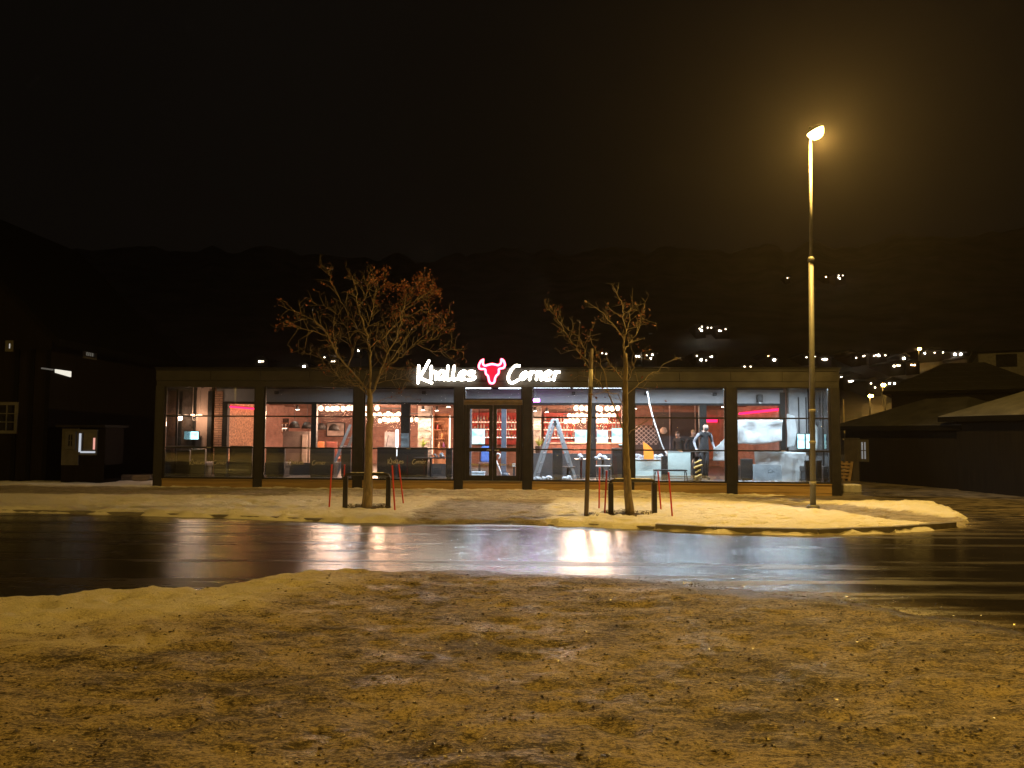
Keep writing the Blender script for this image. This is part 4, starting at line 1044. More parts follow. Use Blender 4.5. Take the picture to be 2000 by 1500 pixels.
for bi, (x0, x1) in enumerate(bars):
    for z, rl in rows.items():
        n = int((Lu(x1, 11.3) - Lu(x0, 11.3)) / .135)
        for i in range(n):
            u = Lu(x0, 11.4) + .07 + i * .135; ci = random.randrange(6)
            lab = '%s bottle on the %s bar shelf %s' % (cn[ci], rl, where[bi])
            if ci not in used:
                o = protos[ci]; used.add(ci); put(o, (u, 11.42, FL + z - .23 + .235), 0, B)
            else: o = dup(protos[ci], (u, 11.42, FL + z - .23 + .235), 0, None, B)
            tag(o, lab, 'bottle', 'bottles: ' + lab)
# leaning wine rack lattice, round wooden disc, orange board, wall panels
p = L(1262, 850, 5.5); t = item('lattice_rack', 'dark wall rack with a diagonal lattice behind the orange board', 'rack', p)
k = MB()
for i in range(-4, 5):
    for s_ in (-1, 1):
        k.box(-.55, .55, -.02, .0 + .01 * s_, -.012, .012, Matrix.Translation((i * .17, 0.012 * s_, 0)) @ Matrix.Rotation(R(42 * s_), 4, 'Y'))
k.bm.verts.ensure_lookup_table(); bmesh.ops.bisect_plane(k.bm, geom=k.bm.verts[:] + k.bm.edges[:] + k.bm.faces[:], plane_co=(.42, 0, 0), plane_no=(1, 0, 0), clear_outer=True)
bmesh.ops.bisect_plane(k.bm, geom=k.bm.verts[:] + k.bm.edges[:] + k.bm.faces[:], plane_co=(-.42, 0, 0), plane_no=(-1, 0, 0), clear_outer=True)
bmesh.ops.bisect_plane(k.bm, geom=k.bm.verts[:] + k.bm.edges[:] + k.bm.faces[:], plane_co=(0, 0, .34), plane_no=(0, 0, 1), clear_outer=True)
bmesh.ops.bisect_plane(k.bm, geom=k.bm.verts[:] + k.bm.edges[:] + k.bm.faces[:], plane_co=(0, 0, -.34), plane_no=(0, 0, -1), clear_outer=True)
k.build('lattice', mat('pale_batten', (.40, .30, .26), .6), t)
k = MB(); k.box(-.45, .45, .03, .25, -1.25, .36); k.build('cabinet', mat('dark_brown_board', (.055, .032, .028), .6), t)
p = L(1296, 841, 5.2); t = item('round_board', 'round wooden disc hanging in the dim room right of the lattice rack', 'wall disc', p)
k = MB(); k.lathe([(.12, -.012), (.125, 0), (.12, .012)], n=24, M=Matrix.Rotation(R(90), 4, 'X')); k.build('disc', mat('pale_round_wood', (.52, .32, .20), .6), t, True)
k = MB(); k.tube([(0, 0, .125), (0, 0, 2.8 - p.z)], .005, n=5); k.build('cord', rodm, t)
t = item('partition', 'dark room divider behind the man in the vest', 'partition', (Lu(1335, 6.5), 6.5, FL))
k = MB(); k.box(Lu(1275, 6.5) - Lu(1335, 6.5), Lu(1378, 6.5) - Lu(1335, 6.5), 0, .08, 0, 2.2); k.build('panel', mat('dark_grey_panel', (.075, .065, .068), .6, var=.3, scale=1.5), t)
for i, x in enumerate((1308, 1358, 1366)):
    k = MB(); k.box(Lu(x, 6.5) - Lu(1335, 6.5) - .02, Lu(x, 6.5) - Lu(1335, 6.5) + .02, -.05, -.002, 0, 2.55); k.build('batten', mat('pale_edge', (.45, .36, .33), .5), t)
t = item('wall_board', 'orange brown board on the back wall under the short red strip', 'board', (Lu(1393, 11.8), 11.8, FL))
k = MB(); k.box(-.28, .28, 0, .06, .3, 1.9); k.build('board', mat('orange_brown', (.40, .15, .085), .6, var=.25), t)
t = item('half_wall', 'grey brown partition with a framed recess, left dining area', 'partition', (Lu(580, 5.5), 5.5, FL))
k = MB(); k.box(Lu(553, 5.5) - Lu(580, 5.5), Lu(605, 5.5) - Lu(580, 5.5), 0, .12, 0, 1.42); k.build('panel', mat('grey_brown_panel', (.16, .125, .11), .7, var=.35, scale=2), t)
k = MB(); k.box(.22, .40, -.06, -.001, .0, 1.3); k.build('trim', mat('pale_trim', (.4, .33, .28), .6), t)
for px, lab in ((627, 'orange upholstered chair left of the sloping silver ladder'), (652, 'dark red upholstered chair next to the orange chair')):
    v = 5.2; t = item('dining_chair', lab, 'chair', (Lu(px, v), v, FL), 'dining chairs in the left room')
    cm = mat('chair_fabric', (.60, .20, .07) if px < 640 else (.25, .07, .05), .7)
    k = MB(); k.box(-.2, .2, -.22, .2, .42, .5, bev=.02); k.build('seat', cm, t)
    k = MB(); k.box(-.2, .2, -.26, -.2, .5, 1.05, bev=.02); k.build('backrest', cm, t)
    for sx_ in (-.17, .17):
        for sy_ in (-.19, .16): k = MB(); k.tube([(sx_, sy_, 0), (sx_, sy_, .42)], .018, n=6); k.build('leg', rodm, t)
t = item('white_post', 'bright white vertical tube light beside the blue grey column', 'light', (Lu(775.5, 5.0), 5.0, FL))
k = MB(); k.box(-.05, .05, -.03, .03, .55, 1.5, bev=.01); k.build('tube', glow('white_tube', (.92, .95, 1), 3.0), t)
k = MB(); k.box(-.07, .07, -.05, .05, 0, .548); k.build('stand', rodm, t)
t = item('grey_panel', 'pale grey panel leaning beside the bright white tube light', 'panel', (Lu(762, 5.6), 5.6, FL))
k = MB(); k.box(-.22, .22, 0, .05, 0, 1.42, Matrix.Rotation(R(-4), 4, 'X')); k.build('board', mat('pale_grey_panel', (.42, .40, .40), .6, var=.2), t)
k = MB(); k.tube([(-.24, -.05, .5), (-.12, -.06, .9), (-.05, -.05, 1.3)], .012, n=6); k.build('cable', rodm, t)
t = item('wall_cladding', 'white crinkled sheet hung on the inner column right of the white tube light', 'sheet', (Lu(791.5, 2.36), 2.36, FL))
k = MB(); n_ = 9
vs = [[k.bm.verts.new((-.13 + .26 * i / 4, -.015 - .03 * random.random(), .62 + .75 * j / n_)) for i in range(5)] for j in range(n_ + 1)]
for j in range(n_):
    for i in range(4): k.bm.faces.new((vs[j][i], vs[j][i + 1], vs[j + 1][i + 1], vs[j + 1][i]))
r_ = bmesh.ops.solidify(k.bm, geom=k.bm.faces[:], thickness=.006); k.build('sheet', mat('blue_grey_film', (.40, .47, .52), .35), t)

t = item('glass_shelf', 'wall shelf of small shining glasses at the far left of the second bay', 'shelf', (Lu(543, 8.5), 8.5, FL))
k = MB(); [k.box(-.34, .34, 0, .2, z, z + .025) for z in (1.38, 1.56, 1.74)]; k.build('shelf_boards', orangew, t)
k = MB(); k.box(-.36, .36, .21, .25, 1.3, 1.95); k.build('back_board', mat('dark_brown_board', (.055, .032, .028), .6), t)
for z in (1.405, 1.585):
    for i in range(5):
        k = MB(); k.lathe([(.03, 0), (.008, .01), (.008, .05), (.035, .08), (.03, .13)], -.27 + i * .135, .1, z, 10); k.build('glass', mat('shining_glass', (.8, .75, .7), .08, bump=0), t, True)
k = MB(); k.box(-.3, .3, .17, .2, 1.535, 1.555); k.build('light_strip', glow('shelf_strip', (1, .78, .58), 5), t)
t = item('wall_picture', 'light rectangular picture on the brown back wall of the second bay', 'picture', (Lu(654, 11.8), 11.8, 1.75))
k = MB(); k.box(-.42, .42, .1, .17, -.32, .32); k.build('frame', rodm, t)
k = MB(); k.box(-.38, .38, .085, .099, -.28, .28); k.build('canvas', mat('pale_picture', (.45, .36, .32), .7, var=.6, scale=3), t)

# ------------------------------------------------------------------ things in the veranda
sofam = mat('black_leather', (.022, .020, .019), .45, var=.2, scale=14, bump=.15)
def booth(label, x0, x1, v, ytop=874, depth=.6, round_=0.03, cat='bench', name='high_back_bench'):
    a, b = Lu(x0, v), Lu(x1, v); w = (b - a) / 2; h = Lz((x0 + x1) / 2, ytop, v) - FL
    t = item(name, label, cat, ((a + b) / 2, v, FL), 'high backed dark seats along the glass')
    k = MB(); k.box(-w, w, 0, .11, .06, h, bev=min(round_, w * .45)); k.build('backrest', sofam, t, False)
    k = MB(); k.box(-w, w, .112, depth, .30, .46, bev=.03); k.build('seat', sofam, t)
    k = MB(); k.box(-w + .03, w - .03, .02, depth - .05, .0, .298); k.build('base', rodm, t)
for lab, x0, x1, v, yt in (
    ('dark high backed seat in the far left bay, left of the lettering', 346, 372, 1.0, 879),
    ('wide dark seat back behind the left Khalles lettering in the far left bay', 373, 402, .9, 877),
    ('rounded dark seat back right of the brick pier', 419, 444, 1.0, 872),
    ('dark arched sofa back at the right end of the far left bay', 449, 494, 1.2, 871),
    ('dark seat back at the left end of the second bay', 520, 557, 1.0, 873),
    ('wide dark seat back behind the Corner lettering of the second bay', 606, 653, 1.0, 874),
    ('narrow dark seat back left of the wide tree\'s trunk, by the sloping ladder', 667, 686, .7, 873),
    ('dark seat back just right of the wide tree\'s trunk', 737, 774, .8, 873),
    ('long low dark sofa back in the third bay', 776, 836, 1.5, 874),
    ('narrow dark seat back at the right end of the third bay', 871, 884, .7, 875),
    ('black seat back in front of the step ladder', 1079, 1099, .8, 875),
    ('black seat back beside the bare tree\'s trunk', 1195, 1218, .8, 875),
    ('dark seat back at the left end of the plastic sheeted bay', 1446, 1470, 1.0, 896),
    ('pair of dark seat backs at the lamp post, left one', 1571, 1583, .5, 899),
    ('pair of dark seat backs at the lamp post, right one', 1593, 1604, .5, 899),
    ('low dark seat at the far right corner of the glass', 1606, 1619, .9, 911)):
    booth(lab, x0, x1, v, yt)
topm = mat('dark_table_top', (.07, .06, .055), .3, var=.2); whitem = mat('white_paper', (.42, .42, .44), .7, scale=3)
def table(label, x0, x1, y, v, m=topm, legs=True, clutter=0, name='cafe_table'):
    a, b = Lu(x0, v), Lu(x1, v); w = (b - a) / 2; h = Lz((x0 + x1) / 2, y, v) - FL
    t = item(name, label, 'table', ((a + b) / 2, v, FL), 'veranda tables')
    k = MB(); k.box(-w, w, -.32, .32, h - .035, h, bev=.008); k.build('tabletop', m, t)
    k = MB(); k.tube([(0, 0, .03), (0, 0, h - .036)], .035, n=10); k.build('pedestal', rodm, t)
    k = MB(); k.lathe([(.22, 0), (.22, .02), (.05, .035)], n=18); k.build('foot', rodm, t)
    return (a + b) / 2, v, FL + h
def clutter(c, label, n, s, m=whitem, name='paper_heap', cat='packaging'):
    t = item(name, label, cat, c); rn = random.Random(hash(label) % 999 if False else len(label))
    k = MB()
    for i in range(n): k.ball((rn.uniform(-s, s), rn.uniform(-.12, .12), rn.uniform(.02, .10)), rn.uniform(.04, .09), rn.uniform(.04, .08), rn.uniform(.02, .07), 7, Matrix.Rotation(rn.uniform(0, 3), 3, 'Z'))
    for v in k.bm.verts: v.co += Vector((rn.uniform(-.012, .012), rn.uniform(-.012, .012), rn.uniform(-.012, .012)))
    k.build('heap', m, t)
c = table('dark cafe table in the third bay behind the glass', 812, 872, 893, 1.4)
clutter((c[0] + .25, c[1], c[2]), 'crumpled pale wrapping on the third bay table', 6, .15, mat('grey_wrap', (.35, .35, .36), .6))
c = table('dark cafe table right of the step ladder', 1122, 1148, 896, 1.5); clutter(c, 'small white cups heap on the table left of the marker pole', 3, .08)
c = table('dark cafe table with white paper, right of the marker pole', 1162, 1192, 896, 1.5); clutter(c, 'white crumpled paper on the table right of the marker pole', 10, .2)
table('small low table between the ladder feet', 1094, 1124, 911, 1.2)
t = item('side_stool', 'pale topped stool behind the two red stakes of the bare tree', 'stool', (Lu(1178, .9), .9, FL))
k = MB(); k.box(-.22, .22, -.18, .18, .40, .44, bev=.012); k.build('seat', mat('pale_stool_top', (.4, .37, .35), .5), t)
for sx_ in (-.19, .19):
    for sy_ in (-.15, .15): k = MB(); k.tube([(sx_, sy_, 0), (sx_, sy_, .40)], .014, n=6); k.build('leg', rodm, t)
# aluminium ladders
alum = mat('dull_aluminium', (.30, .305, .315), .42, metal=.35, var=.12, scale=12)
def flight(t, foot, apex, d, name='ladder_flight'):
    """a flight seen edge on: two side rails set apart in depth, with rungs"""
    foot, apex = Vector(foot), Vector(apex); ax = (apex - foot); n_ = int(ax.length / .27); s_ = Vector((d[0], d[1], 0))
    k = MB(); ang = math.atan2(ax.x, ax.z)
    for e_ in (-.5, .5):
        o = foot + s_ * e_; Mx = Matrix.Translation(o) @ Matrix.Rotation(ang, 4, 'Y'); k.box(-.042, .042, -.014, .014, 0, ax.length, Mx, bev=.004)
    for i in range(n_):
        q = foot + ax * ((i + .6) / n_); k.tube([q - s_ * .5, q + s_ * .5], .016, n=6)
    k.build(name, alum, t)
v = 1.1; ap = L(1084, 820, v); t = item('step_ladder', 'tall aluminium A frame step ladder right of the door', 'ladder', (ap.x, v, FL))
hz = ap.z - FL
flight(t, (Lu(1046, v) - ap.x, 0, .02), (-.03, 0, hz), (.10, .42)); flight(t, (Lu(1122, v) - ap.x, 0, .02), (.03, 0, hz), (-.06, .40))
k = MB(); k.box(-.09, .09, -.2, .2, hz - .03, hz + .03, bev=.01); k.build('hinge_cap', alum, t)
k = MB(); zz = .38 * hz; xl = Lu(1046, v) - ap.x; xr = Lu(1122, v) - ap.x; k.tube([(xl * .38, .2, hz * .62), (xr * .38, .2, hz * .62)], .007, n=5); k.build('spreader', rodm, t)
v = 1.9; ap = L(692, 833, v); t = item('sloping_ladder', 'silver blue ladder leaning behind the window, left of the wide tree\'s trunk', 'ladder', (ap.x, v, FL))
flight(t, (Lu(655, v) - ap.x, -.2, .02), (.02, .25, ap.z - FL), (.12, .40))
# white cable hanging diagonally
v = .9; pts = [L(x, y, v) for x, y in ((1264, 764), (1269, 790), (1276, 818), (1286, 848), (1294, 872), (1304, 891))]
t = item('hanging_cable', 'white cable hanging slantwise from the ceiling left of the man', 'cable', pts[0])
k = MB(); k.tube([q - pts[0] for q in catmull([tuple(q) for q in pts], 4)], .018, n=7); k.build('cable', mat('white_plastic', (.7, .68, .68), .4), t, True)
# small black cameras and loudspeakers on the beam
for px, py, lab in ((540, 767, 'small black speaker on the grey beam of the second bay'), (828, 767, 'small black speaker on the grey beam of the third bay'), (1120, 768, 'small black speaker on the grey beam above the step ladder'), (1262, 769, 'small black speaker on the grey beam above the hanging cable'), (1396, 770, 'small black speaker on the grey beam above the man')):
    p = L(px, py, VD - .08); t = item('small_speaker', lab, 'speaker', p, 'small speakers on the beam')
    k = MB(); k.box(-.055, .055, -.06, .065, -.05, .05, bev=.015); k.build('cabinet', rodm, t)
    k = MB(); k.lathe([(.035, -.004), (.02, .004)], n=12, M=Matrix.Translation((0, -.062, 0)) @ Matrix.Rotation(R(90), 4, 'X')); k.build('cone', mat('speaker_cone', (.05, .05, .05), .6), t)
p = L(1484, 778, VD - .16); t = item('loudspeaker', 'black loudspeaker on the grey beam above the plastic sheeting', 'speaker', p)
k = MB(); k.box(-.08, .08, -.09, .13, -.12, .12, bev=.02); k.build('cabinet', rodm, t)
for z, r_ in ((-.03, .055), (.07, .028)): k = MB(); k.lathe([(r_, -.004), (r_ * .6, .006)], n=14, M=Matrix.Translation((0, -.092, z)) @ Matrix.Rotation(R(90), 4, 'X')); k.build('cone', mat('speaker_cone', (.05, .05, .05), .6), t)
k = MB(); k.box(-.03, .03, -.02, .02, -.16, -.121); k.build('mount', mat('white_plastic', (.7, .68, .68), .4), t)
p = L(346, 773, VD - .05); t = item('wall_sensor', 'small white box high on the wall in the far left bay', 'sensor', p)
k = MB(); k.box(-.05, .05, -.03, .04, -.06, .06, bev=.01); k.build('case', mat('offwhite_case', (.5, .47, .42), .5), t)
# pale counters, orange board, plastic sheeting
palem = mat('pale_green_laminate', (.46, .53, .50), .4, var=.12, scale=2)
def counter(label, x0, x1, y0, v, dpt=.5, m=palem, name='low_counter', legs=False):
    a, b = Lu(x0, v), Lu(x1, v); w = (b - a) / 2; h = Lz((x0 + x1) / 2, y0, v) - FL
    t = item(name, label, 'counter', ((a + b) / 2, v, FL))
    k = MB(); k.box(-w, w, 0, dpt, h - .03, h, bev=.006); k.build('countertop', mat('white_top', (.66, .68, .68), .35), t)
    n_ = max(1, int(2 * w / .55))
    for i in range(n_):
        k = MB(); x = -w + .02 + i * (2 * w - .04) / n_; k.box(x + .004, x + (2 * w - .04) / n_ - .004, .03, .05, .08, h - .034, bev=.004); k.build('door', m, t)
    k = MB(); k.box(-w + .02, w - .02, .052, dpt - .02, .02, h - .032); k.build('carcass', m, t)
    return (a + b) / 2, v, FL + h
c = counter('pale green counter with white packages left of the black ribbed column', 1240, 1292, 896, 1.7)
clutter((c[0] - .25, c[1] + .2, c[2]), 'white bags on the left end of the pale green counter', 9, .16)
clutter((c[0] + .30, c[1] + .2, c[2]), 'white parcels beside the orange board', 8, .14, mat('bluish_paper', (.5, .55, .58), .6))
counter('tall pale green cabinet in front of the two dark dressed people', 1303, 1350, 880, 2.0)
k0 = L(1256, 895, 1.55); t = item('orange_board', 'bright orange tapering board standing on the pale green counter', 'board', (k0.x, 1.55, k0.z))
pts = [L(x, y, 1.55) - k0 for x, y in ((1256, 863), (1266, 869), (1276, 879), (1277, 897), (1258, 897))]
k = MB(); k.prism([(q.x, q.z) for q in pts], 0, .03); k.build('board', mat('orange_plastic', (.95, .26, .03), .45, var=.12, scale=5, emit=(1, .25, .02), es=0.0), t)
t = item('black_column', 'black ribbed column standing left of the tall pale cabinet', 'column', (Lu(1297, 1.3), 1.3, FL))
k = MB(); k.box(-.09, .09, -.08, .08, 0, .72); [k.box(-.085 + i * .04, -.065 + i * .04, -.09, -.081, .02, .7) for i in range(5)]; k.build('shaft', rodm, t)
t = item('bar_bench', 'black metal framed bench at the glass behind the bare tree\'s right stakes', 'bench', (Lu(1310, .5), .5, FL))
k = MB(); k.box(-.48, .48, 0, .34, .30, .34, bev=.01); k.build('seat', rodm, t)
for x in (-.45, .45):
    k = MB(); k.tube([(x - .02 * (1 if x > 0 else -1), .02, .3), (x, .02, .24), (x + .03 * (1 if x > 0 else -1), .02, 0)], .015, n=6); k.tube([(x, .32, .3), (x, .32, 0)], .015, n=6); k.build('leg', rodm, t)
t = item('rubbish_sack', 'black sack with yellow brown print at the man\'s feet', 'sack', (Lu(1361, .9), .9, FL))
k = MB(); k.ball((0, 0, .36), .17, .15, .37, 14)
for v_ in k.bm.verts: v_.co += Vector((random.uniform(-.015, .015), random.uniform(-.015, .015), 0))
k.build('sack', sofam, t, True)
k = MB()
for zz, w_, s_ in ((.58, .10, .03), (.44, .12, .04), (.30, .07, .03), (.16, .10, .035)): k.tube([(-w_, -.14, zz - .05), (0, -.172, zz), (w_, -.14, zz + .04)], s_, n=6)
k.build('print', mat('yellow_brown_print', (.42, .25, .04), .6), t)
plastm = bpy.data.materials.new('milky_plastic'); tt, pp, oo = nodes_of(plastm)
pp.inputs['Base Color'].default_value = (.62, .65, .66, 1); pp.inputs['Roughness'].default_value = .4
tl = tt.nodes.new('ShaderNodeBsdfTranslucent'); tl.inputs['Color'].default_value = (.75, .8, .8, 1); tr_ = tt.nodes.new('ShaderNodeBsdfTransparent'); m1 = tt.nodes.new('ShaderNodeMixShader'); m2 = tt.nodes.new('ShaderNodeMixShader')
m1.inputs[0].default_value = .4; m2.inputs[0].default_value = .14
tt.links.new(pp.outputs[0], m1.inputs[1]); tt.links.new(tl.outputs[0], m1.inputs[2]); tt.links.new(m1.outputs[0], m2.inputs[1]); tt.links.new(tr_.outputs[0], m2.inputs[2]); tt.links.new(m2.outputs[0], oo.inputs[0])
nb_ = tt.nodes.new('ShaderNodeTexNoise'); nb_.inputs['Scale'].default_value = 5; nb_.inputs['Detail'].default_value = 6; bb_ = tt.nodes.new('ShaderNodeBump'); bb_.inputs['Strength'].default_value = .7; bb_.inputs['Distance'].default_value = .05
tt.links.new(nb_.outputs['Fac'], bb_.inputs['Height']); tt.links.new(bb_.outputs[0], pp.inputs['Normal'])
def sheet(label, poly, v0, v1, seed, thick=.004, name='plastic_sheet', m=plastm):
    """a hanging sheet: outline given by its corners, sagging and creased in depth"""
    c0 = L(*poly[0], v0); t = item(name, label, 'plastic sheet', c0); rs_ = np.random.RandomState(seed)
    P = [L(x, y, v0 + (v1 - v0) * i / (len(poly) - 1)) - c0 for i, (x, y) in enumerate(poly)]
    k = MB(); vs = [k.bm.verts.new(p) for p in P]; f = k.bm.faces.new(vs); bmesh.ops.triangulate(k.bm, faces=[f])
    for i in range(4): bmesh.ops.subdivide_edges(k.bm, edges=k.bm.edges[:], cuts=1, use_grid_fill=True)
    for v_ in k.bm.verts: v_.co.y += .10 * (vnoise(np.array(v_.co.x * 2.4 + 7 + seed), np.array(v_.co.z * 3.1 + 9), seed) - .5) + .04 * (vnoise(np.array(v_.co.x * 9 + 30), np.array(v_.co.z * 4 + 40), seed + 3) - .5)
    bmesh.ops.solidify(k.bm, geom=k.bm.faces[:], thickness=thick); k.build('sheet', m, t, True)
sheet('large milky plastic sheet hung across the far right bay', [(1438, 820), (1528, 820), (1528, 861), (1500, 866), (1468, 868), (1452, 866), (1438, 868)], 1.2, 1.35, 3)
sheet('milky plastic sheet sloping down right of the man', [(1393, 876), (1404, 868), (1417, 854), (1430, 847), (1430, 900), (1393, 900)], 1.3, 1.35, 5)
sheet('white plastic sheet hanging between the right inner column and the lamp post', [(1537, 808), (1552, 812), (1556, 840), (1552, 872), (1538, 874)], 2.0, 2.1, 7)
sheet('milky plastic sheet draped behind the lamp post', [(1584, 818), (1600, 840), (1612, 866), (1618, 880), (1584, 882)], 1.7, 1.8, 9)
sheet('clear plastic sheet covering the boxes under the rail, far right bay', [(1472, 880), (1532, 882), (1574, 884), (1574, 945), (1530, 946), (1474, 905)], 1.0, 1.1, 12)
t = item('wrapped_panel', 'grey wrapped panel with scribbled marks leaning in the far right bay', 'panel', (Lu(1498, .55), .55, FL))
k = MB(); k.box(-.41, .41, -.015, .02, .04, .52, Matrix.Rotation(R(2), 4, 'Y') @ Matrix.Rotation(R(-14), 4, 'X'), bev=.006); k.build('panel', mat('blue_grey_wrap', (.24, .27, .29), .3, var=.25, scale=4), t)
k = MB(); k.tube([(.06 + .07 * math.cos(a * .7) * (1 + .2 * math.sin(a * 3)), -.10 + .0, .32 + .05 * math.sin(a * .7)) for a in range(10)], .006, n=5); k.tube([(-.02, -.10, .27), (.1, -.11, .31), (.2, -.11, .3)], .006, n=5); k.build('marks', rodm, t)
t = item('snow_heap', 'white foam offcuts lying at the sill of the far right bay', 'packaging', (Lu(1475, .25), .25, FL))
k = MB()
for i in range(26):
    x = random.uniform(-.6, .6); k.ball((x, random.uniform(-.05, .05), .02), random.uniform(.03, .07), .03, random.uniform(.015, .05), 6)
k.build('heap', whitem, t)
clutter((Lu(1062, .5), .5, FL), 'white plastic scraps on the floor at the step ladder\'s left foot', 12, .28)
clutter((Lu(1112, .6), .6, FL), 'white plastic scraps on the floor at the step ladder\'s right foot', 8, .15)
# behind the door: a vacuum cleaner with its hose, a blue jacket on a chair, a white box
t = item('vacuum_cleaner', 'vacuum cleaner with a bent silver hose behind the right door leaf', 'vacuum cleaner', (Lu(982, 1.1), 1.1, FL))
pts = [L(x, y, 1.1) - Vector((Lu(982, 1.1), 1.1, FL)) for x, y in ((981, 931), (976, 917), (970, 902), (968, 892), (972, 886), (977, 889), (974, 897))]
k = MB(); k.tube(catmull([tuple(q) for q in pts], 4), .022, n=8); k.build('hose', mat('silver_hose', (.6, .6, .62), .35), t, True)
k = MB(); k.lathe([(.10, 0), (.14, .03), (.13, .16), (.06, .20)], .08, .05, 0, 16); k.build('body', mat('dark_plastic', (.06, .06, .07), .4), t, True)
t = item('draped_chair', 'chair with a blue jacket over it behind the left door leaf', 'chair', (Lu(948, 2.0), 2.0, FL))
k = MB(); k.box(-.2, .2, -.2, .2, .42, .47, bev=.01); k.build('seat', mat('brown_seat', (.22, .09, .06), .6), t)
for sx_ in (-.18, .18):
    for sy_ in (-.18, .18): k = MB(); k.tube([(sx_, sy_, 0), (sx_, sy_, .42 if sy_ < 0 else .95)], .016, n=6); k.build('leg', rodm, t)
k = MB(); k.box(-.14, .24, .12, .24, .46, .98, bev=.05)
for v_ in k.bm.verts: v_.co.x += .03 * math.sin(v_.co.z * 20)
k.build('jacket', mat('blue_cloth', (.09, .17, .50), .7, var=.3), t)
t = item('white_crate', 'pale blue white box on the floor behind the left door leaf', 'box', (Lu(935, 1.4), 1.4, FL))
k = MB(); k.box(-.2, .2, -.15, .15, 0, .17, bev=.012); k.box(-.21, .21, -.16, .16, .171, .2, bev=.006); k.build('box', mat('pale_box', (.62, .70, .78), .5), t)
t = item('socket_box', 'small white socket box low behind the right door leaf', 'socket', (Lu(1004, 1.9), 1.9, .62))
k = MB(); k.box(-.05, .05, 0, .05, -.05, .05, bev=.008); k.build('case', mat('offwhite_case', (.5, .47, .42), .5), t)
k = MB(); k.box(-.03, .03, .05, .09, -.64 + FL, -.05); k.build('stem', rodm, t)

